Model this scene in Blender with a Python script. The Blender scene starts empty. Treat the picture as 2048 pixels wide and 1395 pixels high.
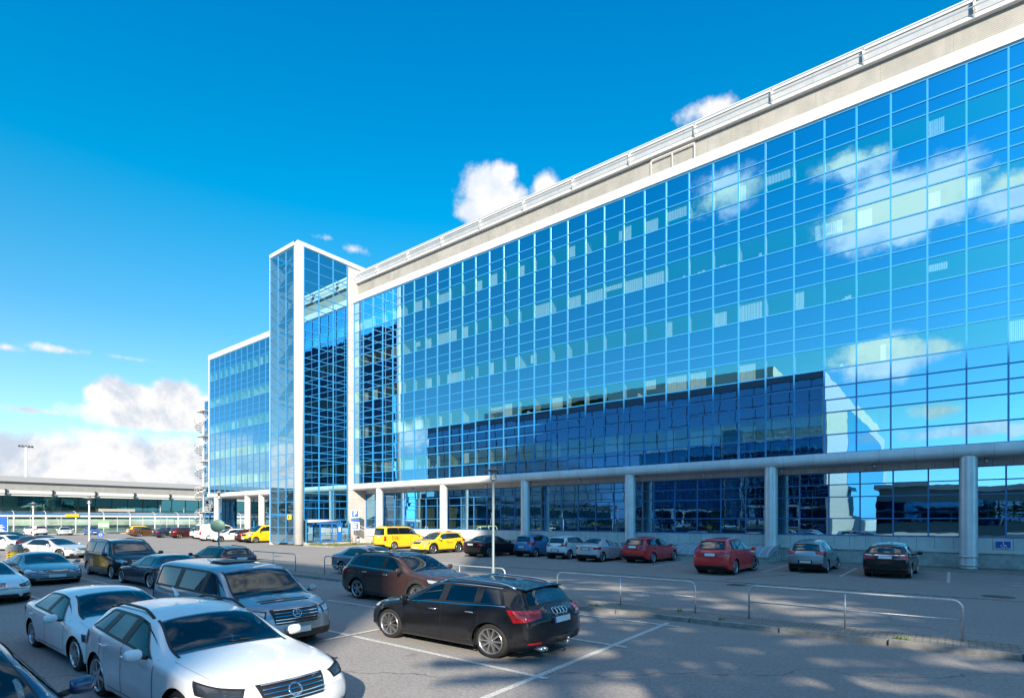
import bpy, math, random
import numpy as np
from mathutils import Vector
from mathutils.bvhtree import BVHTree
random.seed(7)
rnd = random.random
PI = math.pi
R = math.radians
SC = bpy.context.scene
COL = SC.collection

# ------------------------------------------------------------------ helpers
def tag(o, label=None, cat=None, group=None, kind=None):
    if label: o['label'] = label
    if cat: o['category'] = cat
    if group: o['group'] = group
    if kind: o['kind'] = kind
    return o

def empty(name, loc=(0, 0, 0), rz=0.0, label=None, cat=None, group=None):
    o = bpy.data.objects.new(name, None)
    o.location = loc
    o.rotation_euler = (0, 0, rz)
    o.empty_display_size = 0.2
    COL.objects.link(o)
    return tag(o, label, cat, group)

def copy_tree(o, parent=None):
    c = o.copy()
    COL.objects.link(c)
    if parent is not None:
        c.parent = parent
    for ch in o.children:
        copy_tree(ch, c)
    return c

class MB:
    """collects shapes, builds one mesh object"""
    def __init__(s):
        s.v = []; s.f = []; s.m = []; s.sm = []
    def face(s, pts, m=0, smooth=False):
        n = len(s.v)
        s.v += [tuple(p) for p in pts]
        s.f.append(tuple(range(n, n + len(pts)))); s.m.append(m); s.sm.append(smooth)
    def box(s, x0, x1, y0, y1, z0, z1, m=0):
        n = len(s.v)
        s.v += [(x0, y0, z0), (x1, y0, z0), (x1, y1, z0), (x0, y1, z0), (x0, y0, z1), (x1, y0, z1), (x1, y1, z1), (x0, y1, z1)]
        for f in ((0, 3, 2, 1), (4, 5, 6, 7), (0, 1, 5, 4), (1, 2, 6, 5), (2, 3, 7, 6), (3, 0, 4, 7)):
            s.f.append(tuple(n + i for i in f)); s.m.append(m); s.sm.append(False)
    def bar(s, p, q, w, h, m=0):
        """box along p->q; w = horizontal width, h = vertical"""
        p = Vector(p); q = Vector(q); d = (q - p).normalized()
        up = Vector((0, 0, 1)) if abs(d.z) < .99 else Vector((1, 0, 0))
        a = d.cross(up).normalized() * w / 2; b = a.cross(d).normalized() * h / 2
        n = len(s.v)
        s.v += [tuple(x) for x in (p - a - b, p + a - b, p + a + b, p - a + b, q - a - b, q + a - b, q + a + b, q - a + b)]
        for f in ((0, 1, 2, 3), (7, 6, 5, 4), (4, 5, 1, 0), (5, 6, 2, 1), (6, 7, 3, 2), (7, 4, 0, 3)):
            s.f.append(tuple(n + i for i in f)); s.m.append(m); s.sm.append(False)
    def tube(s, pts, r, n=10, m=0, cap=True):
        pts = [Vector(p) for p in pts]
        k = len(s.v); ref = None
        for i, p in enumerate(pts):
            d = (pts[min(i + 1, len(pts) - 1)] - pts[max(i - 1, 0)]).normalized()
            if ref is None:
                ref = Vector((0, 0, 1)) if abs(d.z) < .9 else Vector((1, 0, 0))
            a = (ref - d * ref.dot(d)).normalized(); ref = a
            b = d.cross(a)
            rr = r[i] if isinstance(r, (list, tuple)) else r
            for j in range(n):
                t = 2 * PI * j / n
                s.v.append(tuple(p + (a * math.cos(t) + b * math.sin(t)) * rr))
        for i in range(len(pts) - 1):
            for j in range(n):
                j2 = (j + 1) % n
                s.f.append((k + i * n + j, k + i * n + j2, k + (i + 1) * n + j2, k + (i + 1) * n + j)); s.m.append(m); s.sm.append(True)
        if cap:
            s.f.append(tuple(k + j for j in reversed(range(n)))); s.m.append(m); s.sm.append(False)
            e = k + (len(pts) - 1) * n
            s.f.append(tuple(e + j for j in range(n))); s.m.append(m); s.sm.append(False)
    def lathe(s, prof, c=(0, 0, 0), n=24, m=0, axis='z'):
        k = len(s.v)
        for (r, h) in prof:
            for j in range(n):
                t = 2 * PI * j / n
                if axis == 'z': s.v.append((c[0] + r * math.cos(t), c[1] + r * math.sin(t), c[2] + h))
                else: s.v.append((c[0] + r * math.cos(t), c[1] + h, c[2] - r * math.sin(t)))
        for i in range(len(prof) - 1):
            for j in range(n):
                j2 = (j + 1) % n
                s.f.append((k + i * n + j, k + i * n + j2, k + (i + 1) * n + j2, k + (i + 1) * n + j)); s.m.append(m); s.sm.append(True)
    def extrude_x(s, prof, x0, x1, m=0, smooth=True):
        """(y,z) polyline swept from x0 to x1"""
        k = len(s.v)
        for (y, z) in prof: s.v.append((x0, y, z)); s.v.append((x1, y, z))
        for i in range(len(prof) - 1):
            s.f.append((k + 2 * i, k + 2 * i + 1, k + 2 * i + 3, k + 2 * i + 2)); s.m.append(m); s.sm.append(smooth)
    def weld(s):
        mp = {}; new = []; ren = []
        for v in s.v:
            k = (round(v[0], 4), round(v[1], 4), round(v[2], 4))
            if k not in mp: mp[k] = len(new); new.append(v)
            ren.append(mp[k])
        s.v = new; s.f = [tuple(ren[i] for i in f) for f in s.f]
        keep = [i for i, f in enumerate(s.f) if len(set(f)) == len(f)]
        s.f = [s.f[i] for i in keep]; s.m = [s.m[i] for i in keep]; s.sm = [s.sm[i] for i in keep]
    def build(s, name, mats, parent=None, **kw):
        me = bpy.data.meshes.new(name)
        me.from_pydata(s.v, [], s.f)
        if not isinstance(mats, (list, tuple)): mats = [mats]
        for m in mats: me.materials.append(m)
        me.polygons.foreach_set('material_index', s.m)
        me.polygons.foreach_set('use_smooth', s.sm)
        me.update()
        o = bpy.data.objects.new(name, me)
        COL.objects.link(o)
        if parent is not None: o.parent = parent
        return tag(o, **kw)

# ------------------------------------------------------------------ materials
class NT:
    def __init__(s, nt): s.nt = nt; s.n = nt.nodes; s.l = nt.links
    def add(s, t, **k):
        n = s.n.new(t)
        for a, b in k.items(): setattr(n, a, b)
        return n
    def link(s, a, b): s.l.new(a, b)
    def val(s, inp, v):
        if isinstance(v, bpy.types.NodeSocket): s.l.new(v, inp)
        else: inp.default_value = v
    def math(s, op, a, b=None, c=None, clamp=False):
        n = s.add('ShaderNodeMath', operation=op, use_clamp=clamp)
        for i, x in enumerate((a, b, c)):
            if x is not None: s.val(n.inputs[i], x)
        return n.outputs[0]
    def vmath(s, op, a, b=None):
        n = s.add('ShaderNodeVectorMath', operation=op)
        s.val(n.inputs[0], a)
        if b is not None: s.val(n.inputs[1], b)
        return n.outputs['Value'] if op in ('DOT_PRODUCT', 'LENGTH') else n.outputs[0]
    def mix(s, f, a, b, blend='MIX'):
        n = s.add('ShaderNodeMix', data_type='RGBA', blend_type=blend)
        s.val(n.inputs[0], f)
        s.val(n.inputs[6], a if not isinstance(a, tuple) else (*a[:3], 1)); s.val(n.inputs[7], b if not isinstance(b, tuple) else (*b[:3], 1))
        return n.outputs[2]
    def noise(s, scale, detail=3, rough=.55, vec=None, dist=0.0):
        n = s.add('ShaderNodeTexNoise'); n.inputs['Scale'].default_value = scale
        n.inputs['Detail'].default_value = detail; n.inputs['Roughness'].default_value = rough; n.inputs['Distortion'].default_value = dist
        if vec is not None: s.l.new(vec, n.inputs['Vector'])
        return n.outputs[0]
    def ramp(s, v, a, b):
        n = s.add('ShaderNodeMapRange', interpolation_type='SMOOTHSTEP')
        s.val(n.inputs[0], v); n.inputs[1].default_value = a; n.inputs[2].default_value = b
        return n.outputs[0]

def new_mat(name):
    m = bpy.data.materials.new(name); m.use_nodes = True
    t = NT(m.node_tree); b = t.n['Principled BSDF']
    return m, t, b

def pbr(name, col, rough=.5, metal=0.0, coat=0.0, noise=0.0, nscale=8, spec=.5, bump=0.0, bscale=40, emis=None):
    m, t, b = new_mat(name)
    b.inputs['Base Color'].default_value = (*col, 1)
    b.inputs['Roughness'].default_value = rough
    b.inputs['Metallic'].default_value = metal
    b.inputs['Coat Weight'].default_value = coat
    b.inputs['Coat Roughness'].default_value = .03
    b.inputs['Specular IOR Level'].default_value = spec
    if noise or bump:
        tc = t.add('ShaderNodeTexCoord')
    if noise:
        f = t.noise(nscale, 4, .6, tc.outputs['Object'])
        c = t.mix(t.ramp(f, .3, .7), tuple(x * (1 - noise) for x in col), tuple(min(1, x * (1 + noise)) for x in col))
        t.link(c, b.inputs['Base Color'])
    if bump:
        bp = t.add('ShaderNodeBump'); bp.inputs['Strength'].default_value = bump; bp.inputs['Distance'].default_value = .01
        t.link(t.noise(bscale, 3, .6, tc.outputs['Object']), bp.inputs['Height']); t.link(bp.outputs[0], b.inputs['Normal'])
    if emis:
        b.inputs['Emission Color'].default_value = (*emis[0], 1); b.inputs['Emission Strength'].default_value = emis[1]
    return m

def panel_mat(name, col, jx=1.55, jz=.8, axis='x', ox=0.0, oz=0.0, rough=.4, metal=0.0, dark=.45, w=.026, stain=.08, corrug=0):
    """sheet-metal cladding panels with open joints"""
    m, t, b = new_mat(name)
    g = t.add('ShaderNodeNewGeometry'); sp = t.add('ShaderNodeSeparateXYZ'); t.link(g.outputs['Position'], sp.inputs[0])
    h = sp.outputs[0 if axis == 'x' else 1]; z = sp.outputs[2]
    def joint(c, step, off):
        f = t.math('FRACT', t.math('DIVIDE', t.math('SUBTRACT', c, off), step))
        return t.math('LESS_THAN', f, w / step)
    j = None
    if jx: j = joint(h, jx, ox)
    if jz:
        k = joint(z, jz, oz); j = t.math('MAXIMUM', j, k) if j is not None else k
    f = t.noise(.9, 5, .65, g.outputs['Position'])
    base = t.mix(t.ramp(f, .3, .7), tuple(x * (1 - stain) for x in col), tuple(min(1, x * (1 + stain)) for x in col))
    if jx:
        pid = t.math('FLOOR', t.math('DIVIDE', t.math('SUBTRACT', h, ox), jx))
        wn = t.add('ShaderNodeTexWhiteNoise', noise_dimensions='1D'); t.link(pid, wn.inputs['W'])
        base = t.mix(t.math('MULTIPLY', wn.outputs[0], .10), base, (0, 0, 0))
    mp = t.vmath('MULTIPLY', g.outputs['Position'], (2.6, 2.6, .22))
    base = t.mix(t.math('MULTIPLY', t.ramp(t.noise(1.0, 4, .7, mp), .48, .72), .22), base, tuple(x * .55 for x in col))
    if j is not None: base = t.mix(j, base, tuple(x * dark for x in col))
    t.link(base, b.inputs['Base Color'])
    b.inputs['Roughness'].default_value = rough; b.inputs['Metallic'].default_value = metal
    if corrug:
        s = t.math('SINE', t.math('MULTIPLY', z, 2 * PI / corrug))
        bp = t.add('ShaderNodeBump'); bp.inputs['Strength'].default_value = .45; bp.inputs['Distance'].default_value = .015
        t.link(s, bp.inputs['Height']); t.link(bp.outputs[0], b.inputs['Normal'])
    return m

def glass_mat(name, tint, see=0.0, tcol=(.5, .8, .85), wav=.0028, dark=(.004, .012, .022), rough=.0, wscale=.9, mirror=.82):
    """coated facade glass: mirror reflection, a dark body or a tinted view inside"""
    m = bpy.data.materials.new(name); m.use_nodes = True
    t = NT(m.node_tree); t.n.clear()
    out = t.add('ShaderNodeOutputMaterial')
    g = t.add('ShaderNodeNewGeometry')
    bp = t.add('ShaderNodeBump'); bp.inputs['Strength'].default_value = 1; bp.inputs['Distance'].default_value = wav
    t.link(t.noise(wscale, 2, .5, g.outputs['Position']), bp.inputs['Height'])
    gl = t.add('ShaderNodeBsdfGlossy'); gl.inputs['Roughness'].default_value = rough
    gl.inputs['Color'].default_value = (*tint, 1); t.link(bp.outputs[0], gl.inputs['Normal'])
    if see > 0:
        tr = t.add('ShaderNodeBsdfTransparent'); tr.inputs['Color'].default_value = (*tcol, 1)
        fr = t.add('ShaderNodeLayerWeight'); fr.inputs['Blend'].default_value = .35
        fac = t.math('ADD', 1 - see, t.math('MULTIPLY', fr.outputs['Facing'], see * .6), clamp=True)
        mx = t.add('ShaderNodeMixShader'); t.link(fac, mx.inputs[0]); t.link(tr.outputs[0], mx.inputs[1]); t.link(gl.outputs[0], mx.inputs[2])
    else:
        df = t.add('ShaderNodeBsdfDiffuse'); df.inputs['Color'].default_value = (*dark, 1)
        mx = t.add('ShaderNodeMixShader'); mx.inputs[0].default_value = mirror; t.link(df.outputs[0], mx.inputs[1]); t.link(gl.outputs[0], mx.inputs[2])
    t.link(mx.outputs[0], out.inputs[0])
    return m

M = {}
M['frame'] = pbr('blue_frame', (.03, .27, .60), .35, .0, .2)
M['frame_dark'] = pbr('blue_frame_deep', (.03, .20, .50), .35)
M['spandrel'] = glass_mat('spandrel_glass', (.36, .68, .90), wav=.0013)
M['vision'] = glass_mat('vision_glass', (.55, .98, 1.0), see=.40, tcol=(.78, .97, 1.0), wav=.0013)
M['tower_glass'] = glass_mat('tower_glass', (.68, .90, 1.0), see=.50, tcol=(.75, .92, 1.0), wav=.002)
M['tower_side'] = glass_mat('tower_side_glass', (.36, .68, .82), wav=.0008)
M['ground_glass'] = glass_mat('ground_floor_glass', (.40, .72, .92), see=.32, tcol=(.6, .8, .8), wav=.0013)
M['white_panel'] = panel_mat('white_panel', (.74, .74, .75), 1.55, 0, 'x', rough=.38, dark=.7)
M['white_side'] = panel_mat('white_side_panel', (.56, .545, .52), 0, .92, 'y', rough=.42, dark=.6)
M['white'] = pbr('white_metal', (.62, .62, .61), .35, noise=.04)
M['beige'] = panel_mat('corrugated_beige', (.335, .325, .30), 3.1, 0, 'x', rough=.6, dark=.75, corrug=.09, stain=.10)
M['roof_screen'] = panel_mat('roof_screen', (.38, .40, .42), 4.65, 0, 'x', rough=.4, dark=.7)
M['steel'] = pbr('brushed_steel', (.52, .54, .56), .32, .85, noise=.05, nscale=3)
M['column'] = pbr('column_metal', (.70, .73, .76), .38, .35, noise=.06, nscale=2)
M['col_white'] = pbr('white_column', (.72, .70, .67), .4, noise=.04, nscale=2)
M['galv'] = pbr('galvanised', (.55, .57, .58), .42, .6, noise=.12, nscale=14)
M['panel_low'] = panel_mat('wall_panel', (.66, .66, .66), .775, 0, 'x', rough=.5, dark=.5)
M['concrete'] = pbr('concrete', (.42, .41, .39), .9, noise=.2, nscale=2.5, bump=.3, bscale=30)
M['kerb'] = pbr('kerb_stone', (.27, .265, .25), .9, noise=.22, nscale=5, bump=.3, bscale=60)
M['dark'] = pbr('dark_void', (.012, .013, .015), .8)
M['soffit'] = pbr('soffit', (.36, .35, .34), .6)
M['inner_wall'] = pbr('inner_wall', (.12, .36, .48), .8)
M['inner_warm'] = pbr('inner_warm', (.55, .47, .22), .8)
M['reveal'] = pbr('reveal', (.9, .9, .88), .7)
M['blind'] = pbr('blind', (.82, .85, .85), .8)
M['paint_white'] = pbr('white_marking', (.52, .52, .50), .8, noise=.35, nscale=30)
M['sign_blue'] = pbr('sign_blue', (.01, .10, .46), .4)
M['sign_white'] = pbr('sign_white', (.82, .82, .82), .4)
M['yellow'] = pbr('yellow_paint', (.85, .55, .02), .4, noise=.05)
M['black'] = pbr('black_plastic', (.02, .02, .022), .5)
M['door_blue'] = pbr('door_blue', (.01, .16, .55), .35)
M['green'] = pbr('leaf_green', (.07, .13, .03), .7, noise=.4, nscale=9)
M['bark'] = pbr('bark', (.12, .08, .05), .9, noise=.3)
M['sign_grey'] = pbr('sign_back_green', (.12, .24, .19), .5)

def asphalt():
    m, t, b = new_mat('asphalt')
    g = t.add('ShaderNodeNewGeometry'); P = g.outputs['Position']
    big = t.ramp(t.noise(.12, 5, .6, P), .35, .65)
    fine = t.ramp(t.noise(30, 3, .8, P), .34, .66)
    grit = t.ramp(t.noise(110, 1, .5, P), .52, .75)
    mid = t.ramp(t.noise(1.7, 4, .65, P), .3, .7)
    c = t.mix(big, (.222, .212, .205), (.292, .278, .268))
    c = t.mix(t.math('MULTIPLY', mid, .35), c, (.165, .16, .157))
    c = t.mix(t.math('MULTIPLY', fine, .70), c, (.38, .365, .35))
    c = t.mix(t.math('MULTIPLY', grit, .5), c, (.45, .43, .41))
    c = t.mix(t.math('MULTIPLY', t.ramp(t.noise(13, 3, .8, P), .40, .62), .38), c, (.14, .132, .128))
    oil = t.ramp(t.noise(.9, 3, .5, t.vmath('ADD', P, (31.0, 7.0, 0.0))), .66, .76)
    c = t.mix(t.math('MULTIPLY', oil, .45), c, (.09, .085, .085))
    pale = t.ramp(t.noise(.35, 6, .7, t.vmath('ADD', P, (11.0, 70.0, 0.0))), .55, .70)
    c = t.mix(t.math('MULTIPLY', pale, .30), c, (.40, .375, .35))
    # a few sealed cracks
    v = t.add('ShaderNodeTexVoronoi', feature='DISTANCE_TO_EDGE'); v.inputs['Scale'].default_value = .055
    wv = t.add('ShaderNodeVectorMath', operation='ADD')
    nz = t.add('ShaderNodeTexNoise'); nz.inputs['Scale'].default_value = .8; nz.inputs['Detail'].default_value = 4; t.link(P, nz.inputs['Vector'])
    t.link(P, wv.inputs[0]); t.link(nz.outputs[1], wv.inputs[1]); t.link(wv.outputs[0], v.inputs['Vector'])
    cr = t.math('LESS_THAN', v.outputs[0], .0008)
    c = t.mix(t.math('MULTIPLY', cr, .45), c, (.05, .05, .055))
    t.link(c, b.inputs['Base Color']); b.inputs['Roughness'].default_value = .88
    b.inputs['Specular IOR Level'].default_value = .3
    bp = t.add('ShaderNodeBump'); bp.inputs['Strength'].default_value = .5; bp.inputs['Distance'].default_value = .006
    t.link(t.noise(60, 2, .7, P), bp.inputs['Height']); t.link(bp.outputs[0], b.inputs['Normal'])
    return m
M['asphalt'] = asphalt()

def pavers():
    m, t, b = new_mat('pavers')
    g = t.add('ShaderNodeNewGeometry')
    br = t.add('ShaderNodeTexBrick'); t.link(g.outputs['Position'], br.inputs['Vector'])
    br.inputs['Scale'].default_value = 1; br.inputs['Brick Width'].default_value = .24; br.inputs['Row Height'].default_value = .14
    br.inputs['Mortar Size'].default_value = .012; br.inputs['Color1'].default_value = (.30, .28, .25, 1); br.inputs['Color2'].default_value = (.22, .21, .19, 1)
    br.inputs['Mortar'].default_value = (.07, .075, .06, 1)
    f = t.ramp(t.noise(1.2, 4, .6, g.outputs['Position']), .3, .7)
    t.link(t.mix(t.math('MULTIPLY', f, .4), br.outputs[0], (.16, .16, .14)), b.inputs['Base Color'])
    b.inputs['Roughness'].default_value = .9
    bp = t.add('ShaderNodeBump'); bp.inputs['Strength'].default_value = .6; bp.inputs['Distance'].default_value = .01; bp.invert = True
    t.link(br.outputs['Fac'], bp.inputs['Height']); t.link(bp.outputs[0], b.inputs['Normal'])
    return m
M['pavers'] = pavers()

# ------------------------------------------------------------------ camera, sun, sky
CAMZ = 2.5
F_PX = 1116.0
AX = Vector((.7845, .6201, 0)); AF = Vector((-.6201, .7845, 0))   # image right / forward on the ground
cam = bpy.data.cameras.new('camera'); co = bpy.data.objects.new('camera', cam); COL.objects.link(co)
co.location = (0, 0, CAMZ); co.rotation_euler = (R(90), 0, math.atan2(.6201, .7845))
cam.sensor_width = 36; cam.lens = 36 * F_PX / 2048; cam.shift_y = (1038.5 - 697.5) / 2048
cam.clip_end = 4000; cam.clip_start = .1
SC.camera = co

SUNDIR = Vector((.80, -1.0, .65)).normalized()      # towards the sun
el = math.asin(SUNDIR.z)
sun = bpy.data.lights.new('sun', 'SUN'); so = bpy.data.objects.new('sun', sun); COL.objects.link(so)
sun.energy = 4.4; sun.angle = R(.53); sun.color = (1.0, .86, .67)
so.rotation_euler = SUNDIR.to_track_quat('Z', 'Y').to_euler()

W = bpy.data.worlds.new('World'); SC.world = W; W.use_nodes = True
t = NT(W.node_tree); bg = t.n['Background']
sky = t.add('ShaderNodeTexSky', sky_type='NISHITA'); sky.sun_disc = False
sky.sun_elevation = el; sky.sun_rotation = math.atan2(SUNDIR.x, SUNDIR.y); sky.air_density = 1.0; sky.dust_density = .6; sky.ozone_density = 2.5
tc = t.add('ShaderNodeTexCoord'); D = tc.outputs['Generated']
def pdir(px, py, refl=False):
    d = AX * ((px - 1024) / F_PX) + AF + Vector((0, 0, (1038.5 - py) / F_PX))
    if refl: d.y = -d.y
    return d.normalized()
bw = t.add('ShaderNodeRGBToBW'); t.link(sky.outputs[0], bw.inputs[0])
sz_ = t.add('ShaderNodeSeparateXYZ'); t.link(D, sz_.inputs[0])
cr_ = t.add('ShaderNodeValToRGB'); t.link(sz_.outputs[2], cr_.inputs[0])
els = cr_.color_ramp.elements
els[0].position = 0.0; els[0].color = (.60, .88, 1.12, 1); els[1].position = .70; els[1].color = (.0, .66, 1.82, 1)
for pp, cc_ in ((.16, (.36, .76, 1.14, 1)), (.30, (.15, .70, 1.24, 1)), (.47, (.0, .73, 1.55, 1))):
    e_ = els.new(pp); e_.color = cc_
sc_ = t.add('ShaderNodeVectorMath', operation='SCALE'); t.link(cr_.outputs[0], sc_.inputs[0]); t.link(bw.outputs[0], sc_.inputs['Scale'])
sunf = t.ramp(t.vmath('DOT_PRODUCT', D, tuple(SUNDIR)), .72, 1.0)
skyc = t.mix(t.math('MULTIPLY', sunf, .12), sc_.outputs[0], sky.outputs[0])
# the half of the sky on the sun's side: deeper clear blue between brighter clouds
sside = t.ramp(t.vmath('DOT_PRODUCT', D, tuple(Vector((.25, -1, 0)).normalized())), -.05, .45)
skyc = t.mix(sside, skyc, t.mix(1.0, skyc, (.55, .84, .84), 'MULTIPLY'))
blobs = []   # (direction, horizontal radius, vertical radius, weight)
def blob(px, py, rx, ry, w=1.0, refl=False):
    c = pdir(px, py, refl); k = 1 / (F_PX * (1 + ((px - 1024) / F_PX) ** 2) ** .5)
    blobs.append((c, rx * k, ry * k, w))
blob(985, 395, 62, 55); blob(950, 420, 45, 30, .9); blob(1005, 350, 34, 26, .9); blob(1090, 375, 34, 36, .75)
blob(1420, 222, 62, 26, .62); blob(655, 475, 60, 18, .40); blob(705, 498, 50, 16, .36)
blob(225, 790, 48, 42, 1.1); blob(270, 800, 60, 38, 1); blob(345, 805, 55, 45, 1.05); blob(400, 830, 50, 40, 1)
blob(290, 835, 130, 30, .95); blob(130, 700, 90, 14, .5); blob(250, 715, 90, 12, .5); blob(15, 695, 40, 12, .45); blob(60, 820, 110, 12, .55)
blob(1790, 420, 150, 70, .95, True); blob(1690, 340, 90, 40, .66, True); blob(1900, 330, 70, 45, .7, True); blob(1460, 385, 90, 50, .6, True)
blob(2020, 390, 60, 50, .95, True); blob(1760, 710, 95, 45, .95, True); blob(1850, 700, 60, 30, .7, True); blob(1980, 860, 160, 20, .75, True)
blob(1880, 820, 60, 24, .6, True); blob(820, 880, 70, 60, .7, True)
nz = t.noise(10.0, 9, .62, D, .15); nz2 = t.noise(34, 7, .62, D)
nn = t.math('ADD', t.math('MULTIPLY', t.math('SUBTRACT', nz, .5), 2.3), t.math('MULTIPLY', t.math('SUBTRACT', nz2, .5), 1.1))
acc = None; hgt = None
for (c, rx, ry, w) in blobs:
    ty = Vector((-c.y, c.x, 0)).normalized(); up = c.cross(ty); up = up if up.z > 0 else -up
    a = t.math('DIVIDE', t.vmath('DOT_PRODUCT', D, tuple(ty)), rx)
    b = t.math('DIVIDE', t.math('SUBTRACT', t.vmath('DOT_PRODUCT', D, tuple(up)), 0.0), ry)
    fr = t.math('GREATER_THAN', t.vmath('DOT_PRODUCT', D, tuple(c)), 0.0)
    d2 = t.math('ADD', t.math('MULTIPLY', a, a), t.math('MULTIPLY', b, b))
    v = t.math('MULTIPLY', t.math('MULTIPLY', t.math('SUBTRACT', 1.55, t.math('SQRT', d2)), w), fr)
    acc = v if acc is None else t.math('MAXIMUM', acc, v)
sp = t.add('ShaderNodeSeparateXYZ'); t.link(D, sp.inputs[0])
cb = pdir(120, 900); cbh = Vector((cb.x, cb.y, 0)).normalized()
az = t.ramp(t.vmath('DOT_PRODUCT', D, tuple(cbh)), .55, .80)
low = t.math('MULTIPLY', t.math('SUBTRACT', 1.62, t.math('DIVIDE', t.math('ABSOLUTE', t.math('SUBTRACT', sp.outputs[2], .055)), .074)), az)
acc = t.math('MAXIMUM', acc, low)
dens = t.ramp(t.math('ADD', acc, t.math('MULTIPLY', nn, .55)), .46, .88)
dens = t.math('MULTIPLY', dens, t.ramp(acc, .0, .3))
# broken cloud added overhead, outside every view, to whiten the ambient light
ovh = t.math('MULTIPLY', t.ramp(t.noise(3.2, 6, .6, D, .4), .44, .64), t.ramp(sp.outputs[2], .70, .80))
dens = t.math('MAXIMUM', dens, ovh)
shade = t.math('ADD', t.math('MULTIPLY', t.noise(9, 7, .62, t.vmath('ADD', D, (.0, .0, .012)), .3), .72), t.math('MULTIPLY', nz2, .28))
cdk = t.mix(t.ramp(sp.outputs[2], .16, .30), (.60, .68, .79), (.74, .83, .96))
cc = t.mix(t.ramp(shade, .39, .56), cdk, (1.0, .985, .975))
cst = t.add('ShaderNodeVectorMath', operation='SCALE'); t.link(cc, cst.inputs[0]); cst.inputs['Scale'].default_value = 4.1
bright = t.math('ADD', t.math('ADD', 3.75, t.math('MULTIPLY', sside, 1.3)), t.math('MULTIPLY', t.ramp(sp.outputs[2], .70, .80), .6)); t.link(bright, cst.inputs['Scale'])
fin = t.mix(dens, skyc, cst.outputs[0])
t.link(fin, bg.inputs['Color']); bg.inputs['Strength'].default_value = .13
SC.view_settings.view_transform = 'Standard'; SC.view_settings.look = 'None'; SC.view_settings.exposure = 1.1; SC.view_settings.gamma = 1.0
SC.cycles.max_bounces = 8; SC.cycles.transparent_max_bounces = 12; SC.cycles.caustics_reflective = False; SC.cycles.caustics_refractive = False
SC.cycles.use_denoising = True
try: SC.cycles.denoiser = 'OPENIMAGEDENOISE'
except Exception: pass
# ------------------------------------------------------------------ the ground
def sheet(name, x0, x1, y0, y1, z, mat, **kw):
    b = MB(); b.face([(x0, y0, z), (x1, y0, z), (x1, y1, z), (x0, y1, z)]); return b.build(name, mat, **kw)
sheet('ground', -900, 900, -900, 900, 0, M['asphalt'], kind='structure')
# kerbed island with pavers between the two lots
b = MB()
YK0, YK1 = 13.3, 14.42
x = -47.0
while x < 16:
    b.box(x, x + 1.96, YK0, YK0 + .16, -.1, .115 + .004 * math.sin(x * 3)); x += 2.0
b.box(-47, 16, YK1, YK1 + .10, -.1, .10)
b.build('kerb', M['kerb'], kind='structure')
b = MB(); b.box(-47, 16, YK0 + .16, YK1, -.05, .105); b.build('pavement', M['pavers'], kind='structure')
# strip of pavers along the building and a drainage kerb across the upper lot
b = MB(); b.box(-46, 22, 33.95, 37.0, -.05, .06); b.build('building_pavement', M['pavers'], kind='structure')
b = MB(); b.box(-34, 22, 33.83, 33.95, -.05, .065); b.box(-34, 24, 22.9, 23.18, -.05, .03); b.build('drain_kerb', M['kerb'], kind='structure')
b = MB(); b.box(-118.5, -60, 36, 60, -.05, .08); b.box(-122, -118.5, 0, 70, -.05, .12); b.build('terminal_pavement', M['concrete'], kind='structure')

# painted bay lines
b = MB(); Z = .005
def line(x0, y0, x1, y1, w=.115):
    d = Vector((x1 - x0, y1 - y0, 0)).normalized(); a = Vector((-d.y, d.x, 0)) * w / 2
    p = Vector((x0, y0, Z)); q = Vector((x1, y1, Z))
    b.face([(v_[0], v_[1], Z + .0007 * len(b.f)) for v_ in (p - a, q - a, q + a, p + a)])
line(-5.42, 12.95, -5.05, 3.0)
for yy in (1.9, 4.55, 7.22, 9.95, 12.6): line(-5.0 if yy > 3 else -5.0, yy, -10.1, yy + .06); line(-10.3, yy + .06, -15.2, yy + .1)
line(-10.05, -1, -10.35, 12.9)
for yy in (1.9, 4.55, 7.22, 9.95, 12.6): line(-21.6, yy, -26.6, yy); line(-26.8, yy, -31.8, yy)
line(-26.7, -1, -26.7, 12.9)
for xx in (-.15, -3.9, -7.15, -12.6, -15.8, -18.4, -21.1, -23.8, -27.0, -33):
    b.face([(xx - .055, 28.2, Z), (xx + .055, 28.2, Z), (xx + .055, 33.7, Z), (xx - .055, 33.7, Z)])
# wheelchair mark painted on the disabled bay
cx, cy = 2.3, 28.9
for k in range(20):
    a0 = R(-150 + k * 14); a1 = R(-150 + (k + 1) * 14)
    b.face([(cx + r * math.cos(a) * 1.0, cy + r * math.sin(a) * 1.0, Z) for r, a in ((.55, a0), (.70, a0), (.70, a1), (.55, a1))])
line(cx, cy + .3, cx, cy + 1.4, .16); line(cx, cy + .75, cx + .6, cy + .75, .13); line(cx, cy + .3, cx + .75, cy + .3, .14); line(cx + .75, cy + .3, cx + 1.0, cy - .5, .14)
b.build('road_markings', M['paint_white'], kind='structure')
def manhole(x, y, r, lab):
    b = MB(); b.lathe([(0.01, .012), (r * .86, .012), (r * .88, .004), (r * .93, .004), (r * .95, .012), (r, .010), (r + .02, .0)], (x, y, 0), 28)
    for k in range(-3, 4):
        b.box(x + k * r * .22 - .012, x + k * r * .22 + .012, y - r * .6, y + r * .6, .012, .017)
    b.build('manhole_cover', pbr('iron', (.07, .06, .055), .6, .4, noise=.3), label=lab, cat='manhole cover', group='manhole covers in the roadway')
manhole(1.15, 24.0, .42, 'round iron manhole cover in the asphalt right of the black estate car')
manhole(-6.5, 22.1, .36, 'round iron manhole cover at the drain kerb behind the red off-roader')
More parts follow.
